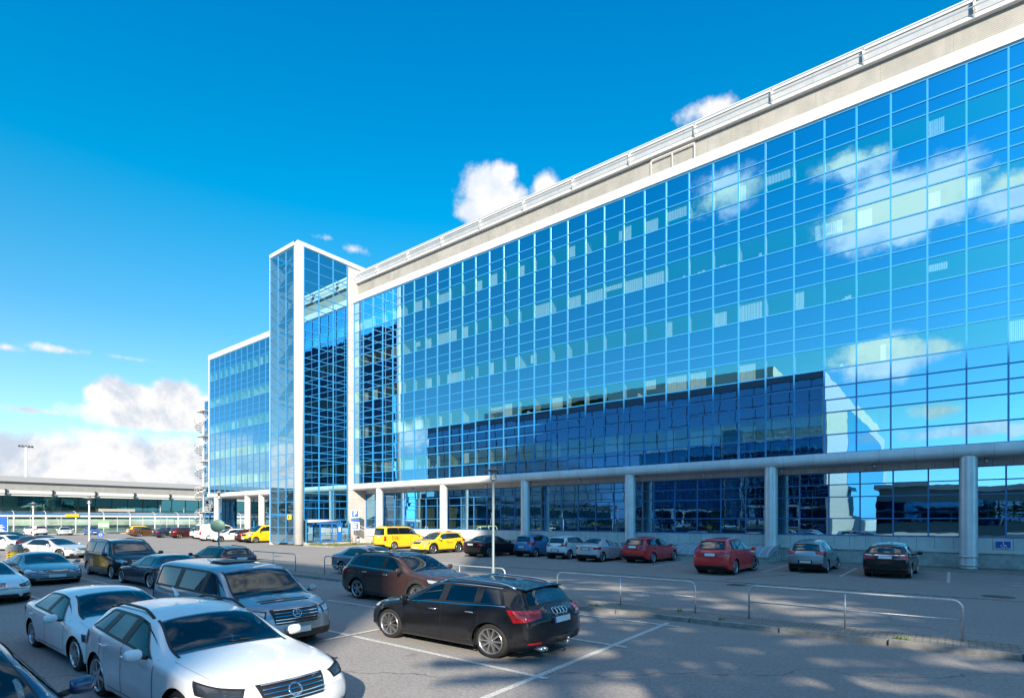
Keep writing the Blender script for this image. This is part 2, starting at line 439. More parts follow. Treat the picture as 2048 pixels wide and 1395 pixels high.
# sealed cracks in the asphalt
b = MB()
def crack(pts, w=.05):
    for i in range(len(pts) - 1):
        p = Vector((*pts[i], .006)); q = Vector((*pts[i + 1], .006)); d = (q - p).normalized(); a = Vector((-d.y, d.x, 0)) * w / 2
        b.face([p - a, q - a, q + a, p + a])
def wig(x0, y0, x1, y1, n=14, amp=.14):
    return [(x0 + (x1 - x0) * i / n + (rnd() - .5) * amp, y0 + (y1 - y0) * i / n + (rnd() - .5) * amp) for i in range(n + 1)]
crack(wig(-7.6, 23.4, -5.2, 29.5)); crack(wig(-13.5, 25.5, -13.0, 30.5)); crack(wig(-5.2, 29.5, 9, 28.6, 30, .05), .03); crack(wig(-9.5, 15.5, 8, 16.5, 30, .2), .018)
b.build('asphalt_cracks', pbr('bitumen', (.03, .03, .032), .6), kind='structure')

# ------------------------------------------------------------------ railings on the island
def railing(x0, x1, lab):
    t_ = empty('safety_railing', ((x0 + x1) / 2, 14.18, .1), 0, lab, 'railing', 'railings along the paved island')
    h = .80; w = (x1 - x0) / 2
    top = [(-w, 0, 0), (-w, 0, h - .16)] + [(-w + .16 - .16 * math.cos(a), 0, h - .16 + .16 * math.sin(a)) for a in (R(25), R(50), R(75))] + [(-w + .16, 0, h)]
    top = top + [(-p[0], 0, p[2]) for p in reversed(top)]
    b = MB(); b.tube(top, .022, 10); b.build('rail_frame', M['galv'], t_)
    b = MB(); b.tube([(-w + .01, 0, h * .52), (w - .01, 0, h * .52)], .014, 8); b.build('mid_rail', M['galv'], t_)
    b = MB(); b.tube([(0, 0, 0), (0, 0, h - .01)], .017, 8); b.build('middle_post', M['galv'], t_)
    return t_
railing(-3.88, .15, 'nearest galvanised pipe railing on the paved island before the grey-blue hatchback')
railing(-9.45, -5.2, 'galvanised pipe railing on the island just behind the black SUV')
railing(-15.6, -11.5, 'galvanised pipe railing mostly hidden behind the bonnet of the brown SUV')
railing(-21.75, -17.75, 'galvanised pipe railing in front of the blue-grey saloon')
railing(-28.1, -24.1, 'galvanised pipe railing just left of the blue-grey saloon, beyond the silver-blue van')

# ------------------------------------------------------------------ lamps
M['lamp_steel'] = pbr('lamp_steel', (.20, .25, .28), .5, .2)
def lamp(x, y, h, lab, hat=.33, mt='column'):
    t_ = empty('street_lamp', (x, y, .0), 0, lab, 'street lamp', 'post-top lamps of the car park')
    b = MB(); b.tube([(0, 0, 0), (0, 0, .9), (0, 0, .95), (0, 0, h - .42)], [.062, .062, .045, .040], 14)
    b.lathe([(.13, 0), (.13, .03), (.07, .04)], (0, 0, .08), 16); b.build('pole', M[mt], t_)
    b = MB(); b.lathe([(.045, -.44), (.11, -.42), (.12, -.38), (.09, -.37)], (0, 0, h), 20)
    for k in range(8):
        a = 2 * PI * k / 8; b.tube([(.095 * math.cos(a), .095 * math.sin(a), h - .38), (.095 * math.cos(a), .095 * math.sin(a), h - .10)], .008, 5)
    b.build('cage', M['galv'], t_)
    b = MB(); b.lathe([(.055, -.38), (.06, -.12), (.01, -.1)], (0, 0, h), 14); b.build('lantern_glass', pbr('lantern', (.75, .76, .78), .2), t_)
    b = MB(); b.lathe([(.01, .03), (.08, .02), (.1, -.06), (hat, -.10), (hat, -.115), (.1, -.09), (.01, -.08)], (0, 0, h), 28); b.build('lamp_shade', pbr('lamp_hat', (.20, .21, .22), .5), t_)
    return t_
lamp(-11.85, 14.0, 4.22, 'tall grey disc-topped lamp on the island behind the black SUV', mt='lamp_steel')
lamp(-31.5, 14.0, 4.05, 'dark lamp post with a round sign on it, behind the silver-blue van', mt='lamp_steel')
lamp(-41.3, 10.7, 3.9, 'white lamp post behind the black people carrier', mt='col_white')
lamp(-54.3, 10.6, 3.8, 'white lamp post behind the silver coupe at the far left', mt='col_white')
lamp(-122.6, 43.3, 5.3, 'small far lamp rising over the walkway roof left of the spiral stair', mt='col_white', hat=.42)
lamp(-122.6, 47.6, 4.9, 'smallest far lamp over the walkway roof close to the spiral stair', mt='col_white', hat=.42)
# round sign on the second lamp (seen from the back)
t_ = empty('round_sign', (-31.5, 13.93, 0), 0, 'round green-grey sign back on the dark lamp post', 'sign')
b = MB(); b.lathe([(.01, 0), (.34, 0), (.35, .012), (.34, .024), (.01, .024)], (0, 0, 2.16), 30, axis='y')
b.v = [(p[0] * 1.18, p[1], p[2]) for p in b.v]
b.build('sign_disc', M['sign_grey'], t_); t_.rotation_euler.z = R(38)
b = MB(); b.box(-.05, .05, .0, .06, 2.28, 2.31); b.box(-.05, .05, .0, .06, 2.0, 2.03); b.build('bracket', M['galv'], t_)

# far mast light behind the terminal
t_ = empty('floodlight_mast', (-234.6, 44, 0), 0, 'tall floodlight mast rising behind the terminal roof', 'light mast')
b = MB(); b.tube([(0, 0, 0), (0, 0, 26.0)], [.34, .24], 12); b.build('pole', M['col_white'], t_)
b = MB()
for k in range(5): b.box(-.3, .3, -1.9 + k * .8, -1.4 + k * .8, 26.0, 26.4)
b.box(-.1, .1, -1.95, 1.95, 25.8, 26.0); b.build('floodlight_head', pbr('mast_head', (.08, .08, .08), .6), t_)

# ------------------------------------------------------------------ curtain-wall facades
def wall_grid(P0, du, dn, us, rows, frame, panes_cb, mw=.075, md=.07):
    """mullions and transoms on the plane through P0 (x,y) along du with outward normal dn"""
    du = Vector(du); dn = Vector(dn); P0 = Vector((P0[0], P0[1], 0))
    def pt(u, n, z): p = P0 + du * u + dn * n; return (p.x, p.y, z)
    def pbox(u0, u1, n0, n1, z0, z1, m=0):
        k = len(frame.v)
        frame.v += [pt(u0, n0, z0), pt(u1, n0, z0), pt(u1, n1, z0), pt(u0, n1, z0), pt(u0, n0, z1), pt(u1, n0, z1), pt(u1, n1, z1), pt(u0, n1, z1)]
        for f in ((0, 3, 2, 1), (4, 5, 6, 7), (0, 1, 5, 4), (1, 2, 6, 5), (2, 3, 7, 6), (3, 0, 4, 7)):
            frame.f.append(tuple(k + i for i in f)); frame.m.append(m); frame.sm.append(False)
    for u in us: pbox(u - mw / 2, u + mw / 2, 0, md, rows[-1], rows[0])
    for z in rows: pbox(us[0], us[-1], 0, md - .012, z - mw * .42, z + mw * .42)
    for i in range(len(us) - 1):
        panes_cb(i, us[i], us[i + 1], pt)

def pane(b, pt, u0, u1, z0, z1, m, tilt=.0009, n=.02):
    a = (rnd() - .5) * 2 * tilt * (u1 - u0); c = (rnd() - .5) * 2 * tilt
    b.face([pt(u0, n + a + c, z0), pt(u1, n - a + c, z0), pt(u1, n - a - c, z1), pt(u0, n + a - c, z1)], m)

ROWS = [24.95, 23.87, 23.16, 21.92, 20.93, 20.19, 19.48, 18.24, 17.26, 16.52, 15.81, 14.57, 13.59, 12.85, 12.14, 10.90, 9.93, 9.19, 8.48, 7.24, 6.20]
VIS = {2, 6, 10, 14, 18}              # index of the pane row that is the clear window band
STOREY = [(0, 3), (3, 7), (7, 11), (11, 15), (15, 19), (19, 20)]
YF = 35.5; BAY = 1.549; X0 = -47.5
def build_block(root, us, ox, keep, curt, seed, warm=False):
    """upper facade of a block: one window part per bay and storey"""
    random.seed(seed)
    fr = MB(); rest = MB(); made = []
    GM = [M['spandrel'], M['vision'], M['reveal'], M['blind'], M['inner_wall'], M['inner_warm']]
    def cb(i, u0, u1, pt):
        for s, (r0, r1) in enumerate(STOREY):
            single = keep(i, s)
            b = MB() if single else rest
            for r in range(r0, r1):
                z1, z0 = ROWS[r], ROWS[r + 1]
                v = r in VIS
                pane(b, pt, u0, u1, z0, z1, 1 if v else 0)
                if v:
                    wm = warm or (ox + u0 < X0 + 5 * BAY and s > 0) or (s > 2 and ox + u0 < -22 and rnd() < .8)
                    im = 5 if wm else 4
                    # room behind the clear band
                    b.face([pt(u0, -2.6, z0 - .2), pt(u1, -2.6, z0 - .2), pt(u1, -2.6, z1 + .2), pt(u0, -2.6, z1 + .2)], im)
                    b.face([pt(u0, -.03, z0), pt(u1, -.03, z0), pt(u1, -2.6, z0), pt(u0, -2.6, z0)], im)
                    b.face([pt(u0, -.03, z1), pt(u0, -2.6, z1), pt(u1, -2.6, z1), pt(u1, -.03, z1)], im)
                    q = rnd()
                    d = .17 + (.50 if q < .45 else .12) * rnd() + (.30 if q < .16 else 0)
                    rm = 5 if wm and rnd() < .5 else 2
                    b.face([pt(u0 + .02, -.05, z0 + .02), pt(u0 + .02, -d - .05, z0 + .02), pt(u0 + .02, -d - .05, z1 - .04), pt(u0 + .02, -.05, z1 - .04)], rm)
                    q = rnd()
                    if q < curt:        # net curtain or blind, hanging in folds
                        w0, w1 = (0, 1) if rnd() < .3 else ((0, .2 + .5 * rnd()) if rnd() < .8 else (.7, 1))
                        zb = z0 + .02 if rnd() < .8 else z0 + (z1 - z0) * .5 * rnd(); zt_ = z1 - (.04 if rnd() < .5 else .30)
                        n = 26; P = []
                        for k in range(n + 1):
                            u = u0 + .05 + (u1 - u0 - .1) * (w0 + (w1 - w0) * k / n)
                            P.append((u, -.16 - .018 * math.sin(k * 2.1) - .02 * rnd()))
                        for k in range(n):
                            b.face([pt(P[k][0], P[k][1], zb), pt(P[k + 1][0], P[k + 1][1], zb), pt(P[k + 1][0], P[k + 1][1], zt_), pt(P[k][0], P[k][1], zt_)], 3)
                    elif q < curt + .12:   # things on the sill
                        for k in range(1 + int(rnd() * 3)):
                            uu = u0 + .2 + rnd() * (u1 - u0 - .6); hh = .12 + .22 * rnd()
                            b.face([pt(uu, -.2, z0), pt(uu + .22, -.2, z0), pt(uu + .2, -.22, z0 + hh), pt(uu + .03, -.22, z0 + hh)], 2)
            if single: made.append((i, s, b))
    wall_grid((ox, YF), (1, 0, 0), (0, -1, 0), us, ROWS, fr, cb)
    for (i, s, b) in made: b.build('window', GM, root)
    if rest.f: rest.build('window', GM, root, kind='stuff', label='farther blue glazed windows of the long facade')
    fr.build('curtain_wall_frame', M['frame'], root)

# ---- the long office block
off = empty('office_building', (0, 0, 0), 0, 'long blue mirror-glass office block with white fascia and steel columns', 'building')
NB = 39
us = [-1.5] + [BAY * i for i in range(NB)]
XE = X0 + us[-1]
build_block(off, us, X0, lambda i, s: (i >= 22 and i < 35), .42, 3)

def column(parent, x, y, z0, z1, r, mat, collar=True):
    b = MB(); b.tube([(x, y, z0 + .1), (x, y, z1)], r, 26, cap=False)
    b.lathe([(r + .003, 0), (r + .006, .012), (r + .003, .024)], (x, y, 2.6), 26)
    o = b.build('column', mat, parent)
    b = MB(); b.lathe([(.01, 0), (r * .92, 0), (r * .92, .24)], (x, y, z0), 20, 1)
    for zz in (.24, .66):
        b.lathe([(r, 0), (r + .09, 0), (r + .09, .045), (r, .045)], (x, y, z0 + zz), 24)
    b.build('base_collar', [M['galv'], M['concrete']], o)
COLX = [.6, -8.5, -17.66, -26.8, -36.0, -45.05, 9.75]
for cx in COLX: column(off, cx, 35.62, .0, 5.62, .36, M['column'])
YR = 37.0
def beam_profile(y, z):
    p = [(y - .02, z), (y - .26, z - .02), (y - .31, z - .07), (y - .32, z - .34)]
    for k in range(7):
        a = R(180 + 90 * k / 6); p.append((y - .02 + .30 * math.cos(a), z - .36 + .28 * math.sin(a)))
    p += [(y + .16, z - .65), (YR + .1, z - .65)]
    return p
b = MB(); b.extrude_x(beam_profile(YF, 6.20), -49.1, XE); b.build('beam', M['white_panel'], off)
b = MB()
for k in range(0, NB):
    x = X0 + BAY * k + BAY / 2
    if k % 3 == 1: b.tube([(x, 36.0, 5.25), (x, 36.0, 5.56)], .10, 12)
b.build('downlight', M['steel'], off, kind='stuff')
# fascia above the glass, corrugated wall, eaves band with rails
b = MB(); b.extrude_x([(YF - .06, 24.99), (YF - .16, 25.05), (YF - .18, 25.6), (YF - .10, 25.70), (YF + .06, 25.74), (36.1, 25.74)], -49.1, XE, smooth=False); b.build('fascia', M['white_panel'], off)
b = MB(); b.box(-53.6, XE, YF + .02, YF + .07, 25.74, 25.80); b.build('fascia_trim', M['white'], off)
b = MB(); b.box(-54.4, XE, 36.0, 36.4, 25.76, 27.45); b.build('upper_wall', M['beige'], off)
b = MB(); b.box(-54.4, XE, 35.72, 36.6, 27.22, 27.46, 0); b.box(-54.4, XE, 35.84, 36.6, 27.462, 28.10, 1); b.box(-54.4, XE, 35.78, 36.7, 28.10, 28.34, 0)
b.build('eaves', [M['white'], M['roof_screen']], off)
b = MB()
b.box(-54.4, XE, 35.44, 35.49, 27.60, 27.65); b.box(-54.4, XE, 35.52, 35.56, 28.06, 28.10)
b.build('roof_rail', M['steel'], off)
for k in range(15):
    x = X0 + .2 + BAY * 3 * k - 3.0
    if x > XE: break
    b = MB(); b.box(x - .05, x + .05, 35.62, 35.84, 27.46, 28.14); b.bar((x, 35.46, 27.60), (x, 35.74, 27.24), .06, .05); b.build('rail_bracket', M['white'], off)
# ladder frame on the upper wall
xl = -16.2
b = MB()
for (p, q) in (((xl, 25.8), (xl, 27.0)), ((xl + 1.5, 25.8), (xl + 1.5, 27.0)), ((xl + 3, 25.8), (xl + 3, 27.0)), ((xl, 27.0), (xl + 3, 27.0))):
    b.bar((p[0], 35.86, p[1]), (q[0], 35.86, q[1]), .07, .07)
b.build('hatch_frame', M['white'], off)
b = MB(); b.box(-54.4, XE, 36.5, 60, 28.0, 28.2); b.build('roof', M['roof_screen'], off)
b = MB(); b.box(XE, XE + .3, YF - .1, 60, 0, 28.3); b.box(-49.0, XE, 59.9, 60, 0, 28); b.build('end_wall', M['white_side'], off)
b = MB(); b.box(-49.0, XE, YF + 2.9, YF + 3.0, 5.6, 25.7); b.box(-49.0, XE, YR + .02, 45, 5.54, 5.58); b.build('floor_slab', M['inner_wall'], off)
# recessed ground floor
b = MB(); b.box(-49.0, XE, YR - .02, YR + .15, 5.20, 5.56); b.box(-49.0, XE, YR - .02, YR + .15, .96, 1.60); b.build('ground_floor_panels', M['panel_low'], off)
b = MB(); b.box(-49.0, XE, YR - .12, YR + .1, .80, .90); b.box(-49.0, XE, YR - .06, YR + .1, .90, .955); b.build('ledge', M['white'], off)
b = MB(); b.box(-49.0, XE, YR - .05, YR + .2, -.1, .80); b.build('plinth', M['concrete'], off)
GR = [5.20, 4.52, 3.81, 2.57, 1.62]
fr = MB(); GG = [M['ground_glass'], M['inner_wall'], M['inner_warm'], M['dark'], M['blind']]
random.seed(11)
def gcb(i, u0, u1, pt):
    b = MB()
    for r in range(4): pane(b, pt, u0, u1, GR[r + 1], GR[r], 0, .0015)
    x = X0 + u0
    warm = x < -26
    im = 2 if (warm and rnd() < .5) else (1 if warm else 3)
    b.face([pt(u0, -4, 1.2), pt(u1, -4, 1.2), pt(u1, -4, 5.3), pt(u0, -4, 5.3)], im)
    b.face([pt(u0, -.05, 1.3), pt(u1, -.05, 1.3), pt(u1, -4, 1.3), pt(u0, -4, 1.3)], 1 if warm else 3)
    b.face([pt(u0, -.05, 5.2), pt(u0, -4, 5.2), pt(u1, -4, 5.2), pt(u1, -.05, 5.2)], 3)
    if warm:
        b.face([pt(u0 + .03, -.08, GR[4]), pt(u0 + .03, -.3, GR[4]), pt(u0 + .03, -.3, GR[2] - .1), pt(u0 + .03, -.08, GR[2] - .1)], 4)
        if rnd() < .6: b.face([pt(u0 + .06, -.2, GR[4] + .4 * rnd()), pt(u0 + .5 + .6 * rnd(), -.2, GR[4]), pt(u0 + .9, -.2, GR[2]), pt(u0 + .06, -.2, GR[2])], 2)
    b.build('window', GG, off)
wall_grid((X0, YR), (1, 0, 0), (0, -1, 0), us, GR, fr, gcb, .07, .06)
fr.build('ground_floor_frame', M['frame_dark'], off)

# ---- the stair tower at the end of the block
XT = -49.1; YT = 29.05; XL = -54.0
tw = empty('stair_tower', (0, 0, 0), 0, 'tall glass stair tower with white rounded corner at the end of the office block', 'tower')
TR = [28.76, 27.72, 26.67, 25.54, 24.41, 23.71, 23.0, 21.77, 20.78, 20.04, 19.34, 18.1, 17.12, 16.38, 15.68, 14.44, 13.44, 12.70, 12.0, 10.76, 9.78, 9.05, 8.34, 7.10, 6.06, 5.08, 4.39, 3.63, 2.46, 1.25, .30]
fr = MB(); random.seed(5)
def tcb(i, u0, u1, pt):
    for k in range(0, 28, 4):
        b = MB()
        for r in range(k, min(k + 4, 28)): pane(b, pt, u0, u1, TR[r + 1], TR[r], 0, .001)
        b.build('side_window', [M['tower_side']], tw)
wall_grid((XT, 29.75), (0, 1, 0), (1, 0, 0), [0, 1.62, 3.24, 4.9], TR[:29], fr, tcb, .075, .07)
TF = [28.6, 27.5, 26.4, 25.3, 24.1, 22.9, 21.8, 20.6, 19.4, 18.2, 17.1, 15.9, 14.7, 13.5, 12.4, 11.2, 10.0, 8.85, 7.7, 6.5, 5.35, 4.2, 3.05, 1.75, .30]
def fcb(i, u0, u1, pt):
    for k in range(0, 24, 4):
        b = MB()
        for r in range(k, min(k + 4, 24)): pane(b, pt, u0, u1, TF[r + 1], TF[r], 0, .0015)
        b.build('front_window', [M['tower_glass']], tw)
wall_grid((XL + .05, YT), (1, 0, 0), (0, -1, 0), [0, 1.45, 2.9, 4.33], TF, fr, fcb, .07, .06)
fr.build('curtain_wall_frame', M['frame'], tw)
b = MB(); b.tube([(XT - .33, YT + .42, .1), (XT - .33, YT + .42, 29.05)], .46, 28)
b.build('corner_column', M['col_white'], tw)
b = MB(); pr = [(-.02, 0), (.12, .05), (.14, .40), (.0, .52), (-.5, .54)]
for (n0, z0), (n1, z1) in zip(pr[:-1], pr[1:]):
    b.face([(XL, YT - n0, 28.7 + z0), (XT - .3, YT - n0, 28.7 + z0), (XT - .3, YT - n1, 28.7 + z1), (XL, YT - n1, 28.7 + z1)])
    b.face([(XT + n0, YT + .35, 28.7 + z0), (XT + n0, 37.9, 28.7 + z0), (XT + n1, 37.9, 28.7 + z1), (XT + n1, YT + .35, 28.7 + z1)])
b.box(XL - .02, XT - .02, YT + .1, 37.9, 29.10, 29.22)
b.build('cornice', M['white'], tw)
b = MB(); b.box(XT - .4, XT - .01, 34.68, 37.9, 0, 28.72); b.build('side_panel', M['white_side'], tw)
b = MB(); b.box(XL - .14, XL + .06, YT - .03, YT + .3, 0, 28.9); b.box(XL - .1, XL + .04, YT + .3, 37.9, 0, 28.9); b.build('corner_trim', M['white'], tw)
# inside: floors and stair flights seen through the glass
b = MB(); zz = 0.0; k = 0
while zz < 26:
    z1 = zz + 1.83
    ya, yb = (YT + .9, YT + 2.0)
    if k % 2 == 0: b.bar((XL + .5, ya, zz), (XT - 1.4, ya, z1), .9, .16)
    else: b.bar((XT - 1.4, yb, zz), (XL + .5, yb, z1), .9, .16)
    for side in (ya - .45, yb + .45)[k % 2:k % 2 + 1]:
        if k % 2 == 0: b.bar((XL + .5, side, zz + .9), (XT - 1.4, side, z1 + .9), .05, .06, 1)
        else: b.bar((XT - 1.4, side, zz + .9), (XL + .5, side, z1 + .9), .05, .06, 1)
    if k % 2 == 1: b.box(XL + .1, XT - .5, YT + 2.6, YT + 5, z1 - .12, z1 + .12)
    else: b.box(XT - 1.4, XT - .5, YT + .4, YT + 2.6, z1 - .1, z1 + .1)
    zz = z1; k += 1
b.build('staircase', [M['white_side'], M['reveal']], tw)
b = MB(); b.box(XL + .1, XT - .3, 32.6, 32.8, 0, 28.6); b.build('back_wall', pbr('stair_wall', (.62, .68, .72), .8), tw)
# entrance below the tower's side glass
b = MB(); b.box(XT - .05, XT + 1.1, 29.75, 34.2, 0.0, .26); b.box(XT - .02, XT + .10, 29.6, 34.8, .26, .34); b.build('entrance_step', M['concrete'], tw)
b = MB(); b.tube([(XT + .55, 29.9, 2.36), (XT + .55, 33.2, 2.36)], .14, 18); b.box(XT, XT + .6, 30.0, 33.1, 2.28, 2.34); b.build('canopy', M['white'], tw)
d = MB(); XD = XT + .86
for (y0, y1, z0, z1) in ((30.9, 31.02, .3, 2.05), (32.2, 32.32, .3, 2.05), (32.86, 33.4, .3, 2.05), (31.02, 32.2, .3, .44), (31.02, 32.2, 1.16, 1.22), (32.32, 32.86, .3, .42), (32.32, 32.86, 1.16, 1.22)):
    d.box(XD, XD + .07, y0, y1, z0, z1)
d.box(XT + .1, XD + .10, 30.86, 33.44, 2.05, 2.20); d.box(XT + .1, XD, 30.9, 30.98, .3, .4); d.box(XT + .1, XD, 33.32, 33.4, .3, 2.05); d.box(XT + .1, XT + .17, 30.9, 30.98, .3, 2.05)
do = d.build('entrance_door', M['door_blue'], tw)
b = MB(); b.face([(XD + .03, 30.9, .3), (XD + .03, 33.0, .3), (XD + .03, 33.0, 2.05), (XD + .03, 30.9, 2.05)]); b.face([(XT + .1, 30.93, .3), (XD, 30.93, .3), (XD, 30.93, 2.05), (XT + .1, 30.93, 2.05)]); b.build('door_glass', M['tower_glass'], do)
b = MB(); b.box(XD + .07, XD + .09, 33.0, 33.22, 1.3, 1.75); b.build('notice', M['sign_white'], do)
b = MB(); b.tube([(XT + .97, 32.12, 1.0), (XT + 1.0, 32.12, 1.05), (XT + 1.0, 32.12, 1.5), (XT + .97, 32.12, 1.55)], .02, 8); b.build('handle', M['steel'], do)
b = MB(); b.face([(XT + .3, 29.8, .3), (XT + .3, 34.6, .3), (XT + .3, 34.6, 2.3), (XT + .3, 29.8, 2.3)]); b.build('entrance_glass', M['ground_glass'], tw)
fr = MB()
for yy in (29.8, 33.6, 34.6): fr.box(XT + .28, XT + .36, yy - .04, yy + .04, .3, 2.4)
fr.box(XT + .28, XT + .36, 33.4, 34.6, 1.2, 1.27); fr.build('entrance_frame', M['frame'], tw)
b = MB(); b.box(XT - 1.8, XT - 1.7, 29.8, 34.6, 0, 2.5); b.build('lobby_wall', M['inner_wall'], tw)

# ---- the left wing
wg = empty('office_wing', (0, 0, 0), 0, 'far blue-glass wing of the office left of the stair tower', 'building')
usw = [BAY * i for i in range(19)]
ROWS_KEEP = ROWS
build_block(wg, usw, -82.6, lambda i, s: i < 14 and s < 6, .12, 21)
XW1 = -82.6 + usw[-1]
b = MB(); b.extrude_x(beam_profile(YF, 6.20), -82.7, XW1); b.build('beam', M['white_panel'], wg)
b = MB(); b.extrude_x([(YF - .06, 24.99), (YF - .16, 25.05), (YF - .18, 25.6), (YF - .10, 25.74), (YF + .5, 25.78), (60, 25.8)], -82.8, XW1, smooth=False); b.build('fascia', M['white_panel'], wg)
b = MB(); b.box(-82.85, -82.62, YF - .12, 60, 5.6, 25.76); b.build('corner_trim', M['white'], wg)
b = MB(); b.box(-82.6, XW1, YF + 2.9, YF + 3.0, 5.6, 25.7); b.build('floor_slab', M['inner_wall'], wg)
for cx in (-80.9, -72.1, -68.5): column(wg, cx, 35.7, 0, 5.62, .38, M['col_white'])
fr = MB(); GR2 = [5.5, 4.6, 3.7, 2.6, 1.4, .2]
def wcb(i, u0, u1, pt):
    b = MB()
    for r in range(5): pane(b, pt, u0, u1, GR2[r + 1], GR2[r], 0, .0015)
    b.build('ground_window', [M['ground_glass']], wg)
wall_grid((-81.5, 40.5), (1, 0, 0), (0, -1, 0), [1.55 * i for i in range(17)], GR2, fr, wcb, .09, .08)
fr.build('ground_floor_frame', M['frame'], wg)
b = MB(); b.box(-82.6, XW1, YR, 41, 5.5, 5.56); b.box(-82.6, XW1, 44, 44.2, 0, 5.5); b.box(-60, XW1, 36.8, 37, 0, 5.5); b.build('soffit', M['soffit'], wg)
# blue glazed shaft at the wing's end + spiral stair
b = MB(); b.box(-88.2, -82.86, 37.2, 39.4, 0, 20.2)
o = b.build('glazed_shaft', M['spandrel'], wg)
fr = MB()
for zz in [1.2 * k for k in range(17)]: fr.box(-88.2, -82.86, 37.14, 37.2, zz, zz + .07)
for xx in (-88.2, -86.6, -85.0, -83.4): fr.box(xx, xx + .08, 37.12, 37.2, 0, 20.2)
fr.build('shaft_frame', M['frame'], wg)

sp_ = empty('spiral_staircase', (-85.9, 36.0, 0), 0, 'white steel spiral escape stair at the far end of the glass wing', 'staircase')
b = MB(); b.tube([(0, 0, 0), (0, 0, 19.3)], .11, 12); b.build('centre_post', M['col_white'], sp_)
b = MB(); b2 = MB(); n = 15; steps = int(17.5 / .225)
for k in range(steps):
    a = 2 * PI * k / n; z = .3 + k * .225
    a2 = a + 2 * PI / n * .8
    b.face([(.1 * math.cos(a), .1 * math.sin(a), z), (1.15 * math.cos(a), 1.15 * math.sin(a), z), (1.15 * math.cos(a2), 1.15 * math.sin(a2), z), (.1 * math.cos(a2), .1 * math.sin(a2), z)])
    b.face([(.1 * math.cos(a), .1 * math.sin(a), z - .05), (1.15 * math.cos(a), 1.15 * math.sin(a), z - .05), (1.15 * math.cos(a), 1.15 * math.sin(a), z), (.1 * math.cos(a), .1 * math.sin(a), z)])
    b.face([(1.15 * math.cos(a), 1.15 * math.sin(a), z - .08), (1.15 * math.cos(a2), 1.15 * math.sin(a2), z - .08), (1.15 * math.cos(a2), 1.15 * math.sin(a2), z + .05), (1.15 * math.cos(a), 1.15 * math.sin(a), z + .05)])
    b2.tube([(1.16 * math.cos(a), 1.16 * math.sin(a), z), (1.16 * math.cos(a), 1.16 * math.sin(a), z + .8)], .012, 4, cap=False)
b.build('treads', M['white'], sp_)
for hh in (.8, .55, .3):
    b2.tube([(1.17 * math.cos(2 * PI * k / n), 1.17 * math.sin(2 * PI * k / n), .3 + k * .225 + hh) for k in range(steps)], .02, 5)
b2.build('handrail', M['white'], sp_)
b = MB()
for zz in (3.6, 7.24, 10.9, 14.57, 18.2): b.box(-.2, 1.75, .1, 1.2, zz - .06, zz + .02); b.box(-.9, 1.75, -.75, .15, zz - .05, zz + .01)
b.build('landing', M['white'], sp_, kind='stuff')

# ------------------------------------------------------------------ terminal on the left
XM = -126.0
tm = empty('terminal_building', (0, 0, 0), 0, 'low grey terminal building with dark green glass band at the far left', 'building')
gp = panel_mat('grey_cladding', (.30, .30, .29), 4.2, 0, 'y', rough=.6, dark=.7)
b = MB(); b.box(XM - 30, XM, -60, 95, 6.9, 9.0); b.build('upper_wall', gp, tm)
b = MB(); b.box(XM - 30, XM + .5, -60, 95, 9.0, 9.9); b.build('roof', pbr('terminal_roof', (.33, .34, .35), .5), tm)
b = MB(); b.box(XM - .2, XM + 2.2, -60, 95, 6.55, 6.75)
b.build('eaves', M['white'], tm)
b = MB(); b.bar((XM + 2.3, -60, 7.2), (XM + 2.3, 95, 7.2), .3, .5); b.build('sun_shade', M['white'], tm)
b = MB(); y = -60
while y < 95: b.box(XM + 2.0, XM + 2.7, y - .12, y + .12, 6.6, 7.6); y += 6.2
b.build('shade_bracket', M['black'], tm, kind='stuff')
tg = glass_mat('terminal_glass', (.16, .42, .40), dark=(.004, .03, .028), mirror=.55)
b = MB(); b.face([(XM + .02, -60, .3), (XM + .02, 95, .3), (XM + .02, 95, 6.9), (XM + .02, -60, 6.9)]); b.build('glass_band', tg, tm)
b = MB(); y = -60
while y < 95: b.box(XM + .02, XM + .12, y - .04, y + .04, .3, 6.9); y += 2.6
for zz in (.3, 2.2, 4.2): b.box(XM + .02, XM + .10, -60, 95, zz, zz + .1)
b.build('glass_frame', M['black'], tm)
b = MB(); b.box(XM + .2, XM + 1.4, 34, 39.6, 4.05, 4.55); b.build('sign_box', pbr('sign_box', (.45, .42, .36), .6), tm)

wk = empty('covered_walkway', (0, 0, 0), 0, 'white covered walkway with arched glass roof in front of the terminal', 'walkway')
XA = -121.6
b = MB(); rf = MB()
ra = [(XA + 1.5 * math.cos(R(a)) * -1, 3.25 + .75 * math.sin(R(a))) for a in range(0, 181, 20)]
y = -20.0
while y < 62:
    for k in range(len(ra) - 1): b.bar((ra[k][0], y, ra[k][1]), (ra[k + 1][0], y, ra[k + 1][1]), .07, .07)
    for k in range(len(ra) - 1): rf.face([(ra[k][0], y, ra[k][1]), (ra[k][0], y + 4.1, ra[k][1]), (ra[k + 1][0], y + 4.1, ra[k + 1][1]), (ra[k + 1][0], y, ra[k + 1][1])], 0, True)
    y += 4.1
b.box(XA + 1.45, XA + 1.6, -20, 62, 2.95, 3.28); b.box(XA - 1.6, XA - 1.45, -20, 62, 2.95, 3.28); b.box(XA + 1.5, XA + 1.55, -20, 62, 2.3, 2.36)
b.build('roof_frame', M['white'], wk)
rg = glass_mat('walkway_roof_glass', (.75, .9, 1.0), see=.45, tcol=(.8, .9, .95)); rf.build('roof_glass', rg, wk)
y = -20.0
while y < 62:
    b = MB(); b.tube([(XA + 1.52, y, .1), (XA + 1.52, y, 3.0)], .11, 10); b.build('post', M['white'], wk); y += 4.1
b = MB(); gs = MB(); y = -20
